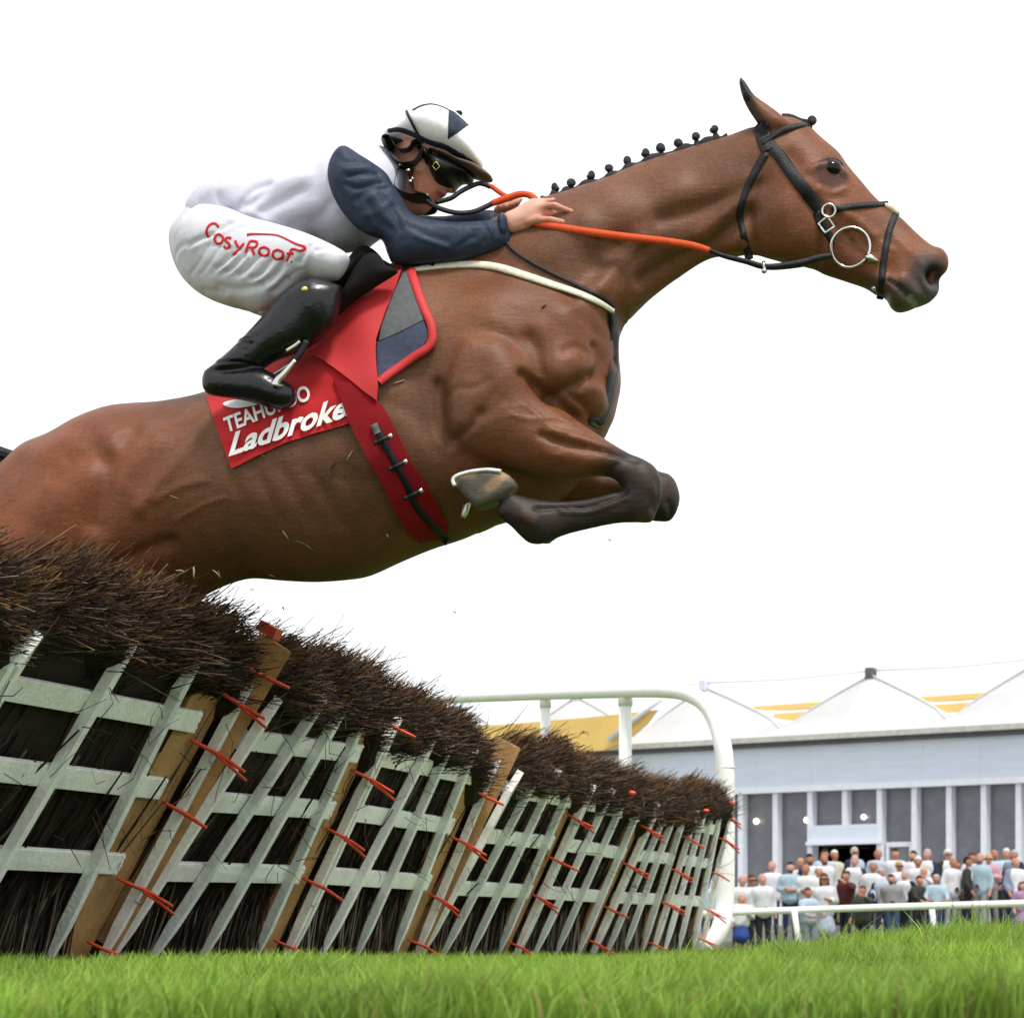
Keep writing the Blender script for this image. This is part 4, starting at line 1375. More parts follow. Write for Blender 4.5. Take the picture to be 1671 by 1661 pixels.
breast = thing('breastplate', 'cream webbing breastplate strap across the horse\'s shoulder', 'breastplate', hbase)
ribbon('shoulder_strap', HS, R2([(560, 1035), (640, 1022), (760, 1008), (920, 1003), (1040, 1018), (1180, 1060), (1330, 1110), (1480, 1160), (1590, 1210), (1670, 1260)]), 0.022, M_cream, breast, 0.007, wid=[.014, .02, .022, .023, .024, .023, .021, .018, .014], mirror=True)
ribbon('neck_strap', HS, R2([(1080, 880), (1130, 935), (1230, 1000), (1350, 1060), (1480, 1120), (1600, 1180), (1670, 1230)]), 0.011, M_leather, breast, 0.006, mirror=True)
ribbon('strap_end', HS, R2([(530, 1020), (580, 990), (640, 985), (700, 1000)]), 0.024, M_leather, breast, 0.010)
c = [(1008, 508), (1010, 530), (1010, 560), (1008, 600), (1000, 640), (992, 672), (980, 706)]
ribbon('chest_strap', HS, [(1001, 512), (1003, 535), (1003, 560), (1002, 600), (996, 640), (986, 675), (974, 704)], 0.020, M_leather, breast, 0.009)
Geo().ball(world(np.array([*P(1008, 512, .05), .05])), 0.012, 10, 7).build('chest_ring', M_steel, breast)

# ------------------------------------------------------------------ saddle, cloth, girths
M_cloth = mat('red_number_cloth', (0.44, 0.012, 0.016), 0.75, 0.2, 0.08, 12, 0.25, 500, sheen=0.15)
M_flap = mat('red_flap', (0.47, 0.028, 0.030), 0.6, 0.3, 0.07, 10, 0.15, 400)
M_surc = mat('dark_red_elastic', (0.24, 0.003, 0.008), 0.7, 0.2, 0.10, 20, 0.5, 500)
M_greyp = mat('grey_panel', (0.11, 0.115, 0.12), 0.75, 0.2, 0.15, 60, 0.4, 600)
M_navyp = mat('slate_blue_panel', (0.055, 0.065, 0.11), 0.75, 0.2, 0.18, 60, 0.4, 600)
M_saddle = mat('black_suede', (0.007, 0.006, 0.006), 0.8, 0.15, 0.3, 60, 0.3, 400)
M_print = mat('white_print', (0.80, 0.79, 0.78), 0.6, 0.2, 0.04, 60)

ncl = thing('number_cloth', 'red number cloth with white lettering below the jockey\'s boot', 'saddlecloth', hbase)
cl_out = R6([(122, 478), (160, 600), (210, 740), (262, 882), (330, 850), (430, 800), (560, 740), (720, 690), (900, 640), (985, 640), (960, 480), (880, 300), (760, 130), (640, 130), (500, 220), (350, 380), (200, 450)])
def folds(u, v):
    return 0.0022 * np.sin(u * 60 + v * 25) + 0.002 * np.sin(u * 23 - v * 70)
patch('cloth', HS, cl_out, M_cloth, ncl, eps=0.010, wave=folds)
text_on('lettering', HS, 'Ladbrokes', R6([(252, 815)])[0], (208, -70), (11, -38), M_print, ncl, 0.0185, 0.03)
text_on('lettering', HS, 'TEAHUPOO', R6([(240, 690)])[0], (138, -55), (-6, -23), M_print, ncl, 0.0185, 0.025)
patch('printed_badge', HS, R6([(220, 532), (270, 515), (340, 508), (420, 505), (470, 520), (400, 540), (310, 556), (250, 552)]), M_print, ncl, eps=0.0180, thick=0.001, smooth=True)

sad = thing('saddle', 'small black racing saddle with red and slate flaps under the jockey', 'saddle', hbase)
pad = RS([(-200, 560), (0, 470), (135, 450), (200, 420), (285, 265), (365, 165), (440, 130), (520, 160), (568, 235), (640, 275), (700, 300), (640, 345), (500, 430), (380, 510), (270, 585), (140, 705), (100, 790), (40, 800), (-60, 760), (-220, 700)])
S_sad = Sheet(pad, [(*RS([(400, 300)])[0], .19), (*RS([(200, 560)])[0], .27), (*RS([(0, 620)])[0], .27), (*RS([(600, 310)])[0], .15)], 0.0, 4)
sv, sq, _g = solid([(S_sad,)], 0.008, it=2)
tpart('saddle_seat', sv, sq, M_saddle, sad)
pad2 = RS([(120, 720), (136, 560), (200, 425), (287, 262), (368, 163), (440, 130), (520, 160), (568, 235), (640, 275), (690, 300), (640, 345), (500, 430), (380, 510), (270, 580), (190, 650)])
S_pad = Sheet(pad2, [(*RS([(420, 300)])[0], .040), (*RS([(200, 560)])[0], .035)], 0.285, 4)
sv, sq, _g = solid([(S_pad,)], 0.0065, it=2)
tpart('knee_roll', sv, sq, M_saddle, sad)
red_fl = RS([(738, 312), (640, 345), (500, 432), (380, 510), (270, 582), (195, 640), (138, 702), (105, 770), (78, 835), (40, 920), (0, 995), (-40, 1040), (-150, 1080), (0, 1150), (130, 1240), (250, 1330), (380, 1440), (505, 1530), (520, 1400), (505, 1200), (498, 1060), (502, 960), (540, 830), (585, 690), (640, 560), (690, 440)])
def bulge(u, v): return 0.006 * np.sin(u * 30 + v * 14)
patch('flap', HS, red_fl, M_flap, sad, eps=0.034, thick=0.006, wave=bulge)
patch('slate_panel', HS, RS([(745, 325), (790, 312), (840, 480), (900, 660), (935, 770), (720, 880), (640, 915), (520, 965), (540, 830), (640, 560)]), M_greyp, sad, eps=0.022, thick=0.008)
patch('blue_panel', HS, RS([(935, 775), (975, 890), (972, 950), (930, 1010), (700, 1185), (570, 1270), (505, 1310), (498, 1080), (504, 975), (640, 920), (720, 885)]), M_navyp, sad, eps=0.020, thick=0.008)
ribbon('flap_binding', HS, RS([(812, 300), (850, 420), (900, 560), (950, 690), (1000, 800), (1018, 900), (1010, 970), (960, 1040), (850, 1110), (700, 1215), (600, 1285), (522, 1345)]), 0.0245, M_flap, sad, 0.026, n=5)
# girth and surcingle
gir = thing('girth', 'dark red elastic surcingle with black girth buckles round the horse\'s belly', 'girth', hbase)
patch('surcingle', HS, R6([(820, 400), (905, 640), (985, 800), (1070, 950), (1150, 1110), (1210, 1220), (1290, 1292), (1395, 1270), (1450, 1225), (1385, 1080), (1320, 970), (1230, 830), (1150, 660), (1080, 540), (960, 440)]), M_surc, gir, eps=0.024, thick=0.010)
ribbon('girth_strap', HS, R6([(1048, 655), (1090, 740), (1150, 850), (1210, 960), (1270, 1090), (1340, 1180), (1440, 1285)]), 0.021, M_leather, gir, 0.030, wid=[.02, .021, .020, .02, .022, .024])
ribbon('strap_tip', HS, R6([(1040, 650), (1062, 700)]), 0.021, M_greyp, gir, 0.033, n=3)
for (x0, y0), (x1, y1) in zip(R6([(1055, 755), (1135, 895), (1218, 1052)]), R6([(1135, 718), (1217, 856), (1300, 1012)])):
    a_, b_ = HS.pick(x0, y0) + [0, 0, .040], HS.pick(x1, y1) + [0, 0, .040]
    Geo().tube([world(a_), world((a_ + b_) / 2 + [0, 0, .003]), world(b_)], 0.0062, 8).build('buckle_bar', M_leather, gir)
    Geo().ball(world(b_ + [0, 0, .004]), 0.0082, 10, 7).build('stud', M_steel, gir)
    Geo().ball(world(a_ + [0, 0, .004]), 0.0070, 10, 7).build('stud', M_leather, gir)

# ------------------------------------------------------------------ the jockey
M_skin = mat('fair_skin', (0.60, 0.30, 0.21), 0.5, 0.3, 0.10, 40, 0.15, 300)
M_silk = mat('white_silk', (0.56, 0.56, 0.66), 0.45, 0.3, 0.03, 14, 0.55, 15)
M_navy = mat('navy_silk', (0.020, 0.030, 0.055), 0.55, 0.22, 0.22, 25, 0.6, 24)
M_breech = mat('white_breeches', (0.54, 0.54, 0.59), 0.5, 0.3, 0.03, 14, 0.4, 20)
M_boot = mat('black_boot', (0.004, 0.0045, 0.007), 0.26, 0.45, 0.25, 30, 0.25, 45)
M_sole = mat('boot_sole', (0.014, 0.013, 0.013), 0.7, 0.2, 0.25, 60, 0.3, 300)
M_cap = mat('white_cap_silk', (0.84, 0.79, 0.82), 0.45, 0.3, 0.03, 20, 0.1, 120)
M_peak = mat('brown_peak', (0.12, 0.078, 0.06), 0.6, 0.25, 0.1, 60)
M_gog = mat('black_goggles', (0.004, 0.004, 0.004), 0.42, 0.25, 0.2, 40)
M_harn = mat('dark_grey_harness', (0.035, 0.036, 0.042), 0.55, 0.3, 0.2, 80, 0.3, 300)
M_pink = mat('pale_pink_collar', (0.74, 0.60, 0.68), 0.7, 0.2, 0.06, 60, 0.4, 200)
M_logo = mat('red_logo', (0.50, 0.018, 0.025), 0.6, 0.2, 0.05, 60)
M_brass = mat('brass', (0.7, 0.5, 0.18), 0.3, 0.5, 0.05, 60, metal=1.0)

jb = world(np.array([P(560, 420)[0], 0.0, 0.0])); jb[2] = P(560, 420)[1]
jock = thing('person', 'jockey in white and navy silks crouched forward over the bay horse', 'person', jb)
thigh = R3([(300, 290), (420, 315), (550, 372), (700, 418), (850, 470), (980, 530), (1075, 585), (1105, 625), (1080, 690), (1030, 735), (950, 730), (870, 715), (780, 770), (690, 840), (605, 878), (500, 848), (400, 825), (290, 785), (205, 725), (150, 655), (117, 570), (104, 490), (112, 425), (150, 370), (200, 335), (240, 300)])
th_c = [(x, y, t) for (x, y), t in zip(R3([(240, 480), (380, 560), (560, 600), (760, 620), (950, 640)]), (.105, .10, .095, .078, .065))]
S_th = Sheet(thigh, th_c, 0.20, 4, tilt=(*P(330, 400), 0.22, 0.0))
S_fth = Sheet(thigh, th_c, -0.20, 4, tilt=(*P(330, 400), -0.22, 0.0))
hip = R3([(235, 262), (330, 262), (450, 320), (560, 420), (560, 560), (450, 700), (300, 740), (190, 680), (130, 580), (112, 480), (130, 400), (180, 335)])
S_hip = Sheet(hip, [(*R3([(300, 500)])[0], .17), (*R3([(420, 420)])[0], .15)], 0.0, 4)
tor = [(318, 322), (345, 298), (390, 280), (440, 267), (500, 253), (545, 240), (590, 234), (630, 244), (660, 268), (672, 300), (664, 340), (645, 372), (622, 382), (610, 390), (596, 401), (580, 406), (548, 409), (521, 399), (500, 412), (420, 425), (335, 405), (306, 352)]
S_tor = Sheet(tor, [(345, 350, .15), (370, 312, .15), (450, 315, .16), (520, 320, .18), (580, 320, .20), (630, 300, .17)], 0.02, 4)
slv = R2([(208, 357), (160, 384), (126, 450), (117, 530), (140, 620), (190, 712), (260, 792), (340, 838), (400, 852), (425, 885), (445, 940), (475, 988), (560, 982), (650, 974), (760, 962), (880, 935), (980, 902), (1050, 878), (1090, 840), (1086, 770), (1062, 734), (1000, 727), (900, 738), (760, 748), (650, 736), (565, 712), (525, 660), (490, 600), (455, 545), (420, 490), (350, 440), (280, 398)])
sl_c = [(x, y, t) for (x, y), t in zip(R2([(230, 500), (330, 660), (450, 800), (600, 860), (800, 850), (1000, 810)]), (.066, .064, .060, .058, .050, .040))]
tilt_s = (*P(560, 290), -0.155, 0.0)
S_sl = Sheet(slv, sl_c, 0.205, 4, tilt=tilt_s)
slv_f = [(x * 0.97 + 20, y + 6) for x, y in slv]
S_fsl = Sheet(slv_f, [(x * .97 + 20, y + 6, t * .92) for x, y, t in sl_c], -0.175, 4, tilt=(*P(560, 290), 0.19, 0.0))
head_o = RJ([(300, 480), (560, 480), (900, 640), (960, 800), (975, 900), (950, 985), (925, 1040), (905, 1075), (868, 1085), (850, 1105), (838, 1128), (800, 1140), (770, 1160), (735, 1195), (700, 1240), (650, 1290), (605, 1325), (540, 1312), (470, 1262), (405, 1165), (355, 1050), (320, 900), (285, 760), (265, 600)])
S_head = Sheet(head_o, [(x, y, t) for (x, y), t in zip(RJ([(450, 700), (650, 800), (850, 950), (700, 1100), (560, 1230)]), (.072, .074, .045, .05, .042))], 0.02, 4)
neck = RJ([(200, 700), (350, 720), (520, 900), (600, 1150), (560, 1300), (420, 1350), (250, 1250), (100, 1050), (80, 850)])
S_neck = Sheet(neck, [(*RJ([(350, 1000)])[0], .06)], 0.02, 4)
wu, wv = P(*RN([(560, 760)])[0], 0.105)
pal = RN([(330, 672), (480, 602), (600, 522), (740, 440), (840, 430), (960, 480), (1040, 520), (1010, 600), (990, 690), (960, 745), (840, 845), (700, 925), (560, 968), (430, 990), (380, 960), (330, 880), (320, 760)])
HL_ = 0.028
S_pal = Sheet(pal, [(x, y, t) for (x, y), t in zip(RN([(480, 780), (700, 680), (900, 600)]), (.019, .017, .013))], 0.105 + HL_, 4)
def fing(pts, lift, r):
    q = []
    for k, (x, y) in enumerate(RN(pts)):
        w_ = lift[k]
        q.append((*P(x, y, w_), w_))
    return Caps(q, r)
def fing_up(pts, lift, r): return fing(pts, tuple(l + HL_ for l in lift), r)
fingers = [fing_up([(800, 520), (930, 480), (1020, 478), (1120, 452)], (.095, .095, .088, .082), (.010, .009, .0085, .0068)),
           fing_up([(820, 590), (990, 550), (1130, 540), (1280, 600), (1415, 645)], (.108, .112, .116, .112, .104), (.011, .0095, .0098, .0082, .0070)),
           fing_up([(850, 650), (980, 640), (1100, 668), (1180, 690)], (.10, .102, .096, .088), (.011, .009, .0085, .007)),
           fing_up([(820, 700), (960, 690), (1080, 700), (1150, 712)], (.10, .10, .092, .084), (.011, .009, .0082, .007)),
           fing_up([(700, 800), (880, 772), (1030, 765), (1180, 798), (1310, 820)], (.112, .122, .126, .120, .112), (.013, .012, .0098, .0092, .0074))]
fpal = RN([(150, 625), (190, 560), (280, 520), (340, 512), (400, 540), (470, 490), (560, 440), (590, 490), (520, 580), (400, 640), (260, 668), (180, 660)])
S_fpal = Sheet(fpal, [(x, y, t) for (x, y), t in zip(RN([(300, 580), (480, 540)]), (.020, .018))], -0.03, 4)
ffing = [fing([(230, 640), (250, 570), (320, 525)], (-.02, -.006, -.01), (.009, .009, .008)), fing([(330, 620), (350, 560), (420, 530)], (-.02, -.004, -.01), (.009, .009, .008)),
         fing([(420, 590), (450, 530), (520, 470)], (-.02, -.004, -.01), (.009, .0085, .0075)), fing([(480, 560), (530, 500), (585, 450)], (-.02, -.004, -.01), (.008, .0075, .007)), fing([(240, 600), (330, 540), (470, 450)], (-.05, -.05, -.045), (.010, .009, .008))]
def inset(S, g):
    S2 = object.__new__(Sheet); S2.__dict__.update(S.__dict__); S2.grow = -g
    return S2
skin_parts = [(S_head,), (S_neck, .02), (inset(S_tor, .024), .03), (inset(S_sl, .024), .02), (inset(S_fsl, .024), .02), (inset(S_hip, .014), .03), (inset(S_th, .026), .03), (inset(S_fth, .026), .03), (S_pal, .012)] + [(f, .006) for f in fingers] + [(S_fpal, .01)] + [(f, .005) for f in ffing]
kv, kq, kg = solid(skin_parts, 0.0052, it=1)
kn = normals(kv, kq)
kv = relief(kv, kn, [
    (RJ([(640, 1130), (720, 1100), (790, 1108), (835, 1118)]), .0035, -.004),
    (RJ([(770, 1085), (830, 1090)]), .006, .003),
    (RJ([(720, 1150), (780, 1145)]), .006, .0025),
    (RJ([(640, 960), (690, 1010)]), .016, .003),
    (RJ([(470, 690), (520, 665), (540, 700), (500, 740), (455, 735)]), .006, .006),
    (RN([(430, 760), (560, 720), (760, 640)]), .004, -.001),
    (RN([(900, 640), (990, 650)]), .004, -.004), (RN([(960, 520), (1000, 505)]), .003, -.003)])
KC = np.tile(np.array([0.47, 0.22, 0.155]), (len(kv), 1))
def kmix(pts, r0, r1, c, f=1.0):
    global KC
    pl = PP(pts, 0.05)
    m = (1 - wsm(seg_dist(kv[:, 0], kv[:, 1], pl), r0, r1))[:, None] * f
    KC = KC * (1 - m) + np.array(c) * m
kmix(RJ([(600, 1000), (700, 1060)]), .01, .035, (0.55, 0.20, 0.14), .8)
kmix(RJ([(765, 1098), (830, 1112)]), .003, .009, (0.42, 0.09, 0.08))
kmix(RN([(1200, 590), (1430, 650)]), .004, .02, (0.62, 0.22, 0.15), .7)
kmix(RN([(1100, 790), (1340, 825)]), .004, .02, (0.64, 0.24, 0.17), .6)
kmix(RN([(500, 760), (800, 600)]), .02, .05, (0.66, 0.38, 0.29), .9)
M_skin2 = mat('fair_skin_tones', (0, 0, 0), 0.48, 0.3, 0.08, 60, 0.12, 400, vcol=True)
tpart('body', kv, kq, M_skin2, jock, cols=KC)

# breeches with folds
bv, bq, bg_ = solid([(S_th,), (S_fth, .05), (S_hip, .06)], 0.0062, it=1)
bn = normals(bv, bq)
bl = []
for a, b in [((330, 540), (200, 570)), ((420, 500), (260, 545))]: pass
for pts, sg, am in [([(250, 555), (330, 520), (380, 500)], .007, -.006), ([(500, 610), (440, 660), (390, 680)], .006, -.006), ([(560, 620), (480, 690), (440, 700)], .006, -.006), ([(640, 630), (560, 700), (520, 720)], .006, -.007),
                    ([(700, 650), (640, 720), (590, 740)], .007, -.007), ([(770, 655), (710, 730), (640, 770)], .008, -.008), ([(120, 600), (170, 560), (230, 545)], .008, -.004), ([(105, 470), (140, 430), (170, 400)], .008, -.005),
                    ([(910, 570), (880, 620), (850, 660)], .007, -.007), ([(950, 600), (1000, 590), (1060, 600)], .007, -.005), ([(400, 770), (520, 790), (640, 780)], .012, -.005), ([(300, 770), (420, 800)], .008, -.004),
                    ([(380, 560), (560, 600), (760, 650)], .004, -.0025), ([(420, 480), (480, 440), (540, 420)], .006, -.004), ([(450, 400), (560, 440)], .012, .003), ([(700, 800), (780, 740)], .007, -.006)]:
    bl.append((R3(pts), sg, am * 1.5))
    if am < 0: bl.append((R3([(x + 22, y + 10) for x, y in pts]), sg * 1.2, -am * .6))
for k in range(9):
    x = 300 + 62 * k
    bl.append((R3([(x + 60, 560 + 16 * k), (x, 640 + 10 * k), (x - 60, 690 + 8 * k)]), .0045, -.0035))
bv = relief(bv, bn, bl)
tpart('breeches', bv, bq, M_breech, jock)
BS = Skin(bg_)
BS.add_relief(bl)
# torso
tv, tq, tg_ = solid([(S_tor,)], 0.0068, it=1)
tn = normals(tv, tq)
tl = [(RT([(600, 590), (700, 690), (860, 740)]), .010, -.010), (RT([(640, 640), (780, 600), (900, 520), (1000, 390)]), .012, -.010), (RT([(760, 560), (860, 440), (960, 390)]), .010, -.008), (RT([(560, 560), (520, 470), (540, 400)]), .012, -.006),
      (RT([(900, 650), (1080, 560), (1300, 450)]), .014, -.009), (RT([(950, 700), (1150, 640), (1400, 560)]), .018, .006), (RT([(1000, 420), (1200, 350), (1350, 330)]), .02, .007), (RT([(820, 640), (960, 700), (1100, 740)]), .010, .006),
      (RT([(1350, 700), (1480, 640), (1560, 560)]), .014, -.006), (RT([(1200, 760), (1400, 820), (1560, 860)]), .012, .004), (RT([(400, 470), (600, 420), (820, 330)]), .02, .005), (RT([(1100, 300), (1250, 200)]), .014, -.005)]
tv = relief(tv, tn, tl)
tpart('silks', tv, tq, M_silk, jock)
# sleeves
def sleeve(S, side):
    v, q, g = solid([(S,)], 0.006, it=1)
    n = normals(v, q)
    L = []
    for pts, sg, am in [([(250, 560), (320, 540), (390, 520)], .007, -.011), ([(240, 600), (300, 620), (370, 590), (420, 570)], .006, -.009), ([(300, 680), (360, 620), (440, 600)], .009, -.009), ([(230, 520), (330, 500)], .009, .005),
                        ([(360, 700), (400, 780), (470, 830)], .010, -.009), ([(420, 640), (480, 740), (520, 830)], .010, -.008), ([(480, 700), (520, 800), (500, 860)], .008, -.007), ([(330, 760), (400, 740), (450, 700)], .008, .005),
                        ([(600, 860), (700, 890), (760, 905)], .007, .006), ([(560, 800), (660, 850), (760, 880)], .010, -.006), ([(940, 760), (980, 820), (960, 870)], .006, -.007), ([(1000, 750), (1020, 800), (1000, 860)], .006, -.006), ([(900, 800), (960, 780)], .006, .004),
                        ([(180, 440), (240, 480), (330, 470)], .010, -.005), ([(700, 780), (860, 800)], .014, .004), ([(380, 500), (430, 560)], .008, -.005), ([(820, 900), (900, 850)], .007, -.005)]:
        L.append((R2(pts), sg * 1.1, am * .75))
    v = relief(v, n, L)
    return tpart('sleeve', v, q, M_navy, jock)
sleeve(S_sl, 1); sleeve(S_fsl, -1)
cuff = R2([(1040, 735), (1085, 742), (1096, 790), (1096, 845), (1062, 872), (1040, 860)])
S_cuff = Sheet(cuff, [(*R2([(1068, 800)])[0], .040)], 0.132, 3)
v_, q_, _ = solid([(S_cuff,)], 0.006, it=1)
tpart('cuff', v_, q_, M_navy, jock)
col_o = RJ([(120, 620), (190, 640), (250, 720), (300, 820), (340, 920), (375, 980), (372, 1070), (350, 1150), (300, 1120), (240, 1010), (190, 900), (140, 780), (100, 690)])
S_col = Sheet(col_o, [(*RJ([(230, 850)])[0], .085)], 0.03, 4)
v_, q_, _ = solid([(S_col,)], 0.005, it=1)
n_ = normals(v_, q_)
v_ = relief(v_, n_, [(RJ([(230 + 14 * k, 880 + 45 * k), (330 + 6 * k, 880 + 45 * k)]), .003, .004 if k % 2 else -.004) for k in range(6)])
tpart('collar', v_, q_, M_pink, jock)
# boots
leg_o = RB([(672, 432), (780, 318), (900, 200), (1035, 118), (1170, 83), (1270, 98), (1350, 140), (1422, 172), (1408, 330), (1378, 455), (1325, 575), (1185, 695), (1050, 785), (880, 850), (740, 905), (660, 960), (560, 1000), (300, 1030), (120, 1020), (90, 1000), (200, 905), (330, 790), (440, 680), (560, 558)])
foot_o = RB([(85, 1000), (60, 1075), (72, 1160), (130, 1218), (300, 1248), (480, 1278), (640, 1322), (760, 1354), (862, 1354), (948, 1302), (978, 1230), (958, 1160), (890, 1098), (790, 1038), (700, 985), (560, 960), (300, 980), (150, 970)])
lc = [(x, y, t) for (x, y), t in zip(RB([(1200, 250), (900, 500), (600, 720), (400, 900), (250, 960)]), (.066, .060, .050, .044, .040))]
fc = [(x, y, t) for (x, y), t in zip(RB([(160, 1120), (400, 1150), (650, 1180), (850, 1230)]), (.034, .040, .046, .042))]
for sg in (1, -1):
    S_leg = Sheet(leg_o, lc, 0.345 * sg, 4)
    S_foot = Sheet(foot_o, fc, 0.35 * sg, 4)
    v_, q_, gbt = solid([(S_leg,), (S_foot, .008)], 0.0056, it=1)
    n_ = normals(v_, q_)
    v_ = relief(v_, n_, [(RB([(330, 810), (480, 760), (620, 770), (760, 790)]), .0045, -.006), (RB([(270, 870), (420, 830), (600, 850), (700, 870)]), .0045, -.006), (RB([(230, 910), (380, 880), (560, 900), (640, 930)]), .004, -.005), (RB([(300, 850), (500, 800), (680, 830)]), .005, .005),
                         (RB([(80, 1050), (300, 1030), (560, 1030), (720, 1060)]), .004, -.005), (RB([(90, 1035), (300, 1012), (560, 1010), (740, 1040)]), .0035, .003), (RB([(900, 420), (1150, 320), (1220, 280)]), .03, .006), (RB([(1120, 130), (1200, 260), (1210, 340)]), .006, -.003)])
    BC = np.tile(np.array([0.011, 0.012, 0.017]), (len(v_), 1))
    tpart('boot', v_, q_, M_boot, jock)
    if sg > 0: BTS = Skin(gbt)
a_ = BTS.pick(*RB([(1060, 195)])[0])
Geo().ball(world(a_ + [0, 0, .003]), (0.0095, 0.006, 0.0085), 12, 8).build('boot_badge', M_brass, jock)
# helmet, cap cover, peak, goggles, harness
hel_o = RJ([(178, 500), (196, 448), (235, 415), (320, 390), (375, 340), (425, 268), (485, 198), (575, 147), (680, 126), (780, 146), (880, 188), (965, 232), (1045, 305), (1112, 390), (1172, 485), (1212, 585), (1232, 685), (1240, 785), (1205, 822), (1100, 798), (900, 730), (680, 672), (560, 622), (430, 575), (255, 545)])
S_hel = Sheet(hel_o, [(x, y, t) for (x, y), t in zip(RJ([(500, 420), (750, 420), (1000, 560), (1150, 720), (300, 480)]), (.112, .122, .115, .085, .07))], 0.02, 4)
v_, q_, hg_ = solid([(S_hel,)], 0.005, it=2)
n_ = normals(v_, q_)
v_ = relief(v_, n_, [(RJ([(320, 520), (360, 470)]), .004, -.003), (RJ([(450, 560), (490, 500)]), .004, -.003), (RJ([(760, 640), (780, 560)]), .004, -.002), (RJ([(900, 690), (930, 620)]), .004, -.002), (RJ([(860, 560), (800, 640)]), .005, -.003), (RJ([(700, 140), (700, 350)]), .006, -.0015)])
tpart('helmet', v_, q_, M_cap, jock)
HL = Skin(hg_)
patch('cap_triangle', HL, RJ([(880, 195), (960, 235), (1040, 305), (1098, 365), (980, 445), (870, 520), (876, 400)]), M_navy, jock, eps=0.004, thick=0.004, step=0.008)
ribbon('cap_band', HL, RJ([(215, 425), (330, 412), (450, 450), (560, 502), (720, 578), (900, 650), (1040, 730), (1140, 782)]), 0.011, M_navy, jock, 0.004)
ribbon('cap_seam', HL, RJ([(485, 200), (580, 152), (690, 134), (790, 155), (880, 196), (960, 236)]), 0.006, M_navy, jock, 0.003)
ribbon('cap_strap', HL, RJ([(415, 205), (470, 320), (530, 440), (590, 560), (640, 645)]), 0.0085, M_navy, jock, 0.008)
Geo().ball(world(HL.pick(*RJ([(985, 232)])[0])), (0.012, 0.02, 0.007), 8, 6).build('cap_button', M_navy, jock)
peak_o = RJ([(640, 660), (760, 690), (900, 735), (1100, 802), (1210, 825), (1300, 880), (1352, 935), (1335, 957), (1250, 955), (1150, 912), (1050, 862), (900, 790), (760, 732)])
S_peak = Sheet(peak_o, [(x, y, t) for (x, y), t in zip(RJ([(800, 740), (1050, 840), (1250, 915)]), (.085, .08, .05))], 0.02, 4)
v_, q_, _ = solid([(S_peak,)], 0.0045, it=1)
tpart('cap_peak', v_, q_, M_peak, jock)
gog_o = RJ([(640, 690), (760, 715), (900, 765), (1050, 838), (1140, 905), (1130, 960), (1085, 985), (1000, 975), (965, 1010), (915, 1058), (840, 1068), (770, 1050), (715, 975), (670, 880), (640, 790)])  # goggles outline, widened in black for the shade under the peak
S_gog = Sheet(gog_o, [(x, y, t) for (x, y), t in zip(RJ([(750, 850), (900, 920), (1080, 940)]), (.108, .100, .060))], 0.02, 4)
v_, q_, gg = solid([(S_gog,)], 0.0045, it=1)
n_ = normals(v_, q_)
v_ = relief(v_, n_, [(RJ([(730, 860), (800, 940), (930, 990)]), .006, -.004), (RJ([(720, 800), (860, 880), (960, 960)]), .005, .004)])
tpart('goggles_and_shade', v_, q_, M_gog, jock)
GS = Skin(gg)
loop_on('goggle_buckle', RJ([(742, 808)])[0], 0.0075, 0.0016, M_brass, jock, 0.004, True, 24, GS, 0.6)
def plate(name, pts, th, m, w0=0.02, h=0.0042):
    c = np.mean(pts, axis=0)
    S = Sheet(pts, [(c[0], c[1], th)], w0, 4)
    v, q, g = solid([(S,)], h, it=1)
    tpart(name, v, q, m, jock)
    return Skin(g)
EH = plate('ear_harness', RJ([(250, 590), (330, 620), (380, 700), (440, 740), (520, 720), (560, 650), (620, 640), (680, 700), (650, 790), (590, 880), (500, 905), (420, 900), (350, 850), (290, 760)]), .100, M_harn)
plate('goggle_strap', RJ([(560, 625), (690, 670), (760, 720), (745, 800), (715, 900), (670, 900), (640, 830), (600, 760), (560, 690)]), .099, M_gog)
plate('neck_guard', RJ([(180, 600), (250, 545), (420, 575), (440, 610), (330, 640), (300, 700), (285, 760), (250, 690)]), .085, M_harn)
plate('chin_strap', RJ([(350, 1150), (365, 1020), (400, 910), (500, 890), (560, 900), (540, 990), (545, 1080), (570, 1150), (660, 1170), (730, 1200), (690, 1240), (560, 1255), (450, 1225)]), .090, M_gog)
for c in ((355, 790), (440, 850), (460, 970), (640, 1120), (480, 940)):
    try: a_ = EH.pick(*RJ([c])[0]); 
    except Exception: continue
    a_[2] = max(a_[2], 0.085)
    Geo().ball(world(np.array([*P(*RJ([c])[0], a_[2] + .006), a_[2] + .006])), (0.006, 0.003, 0.0045), 8, 6).build('harness_clip', M_steel, jock)
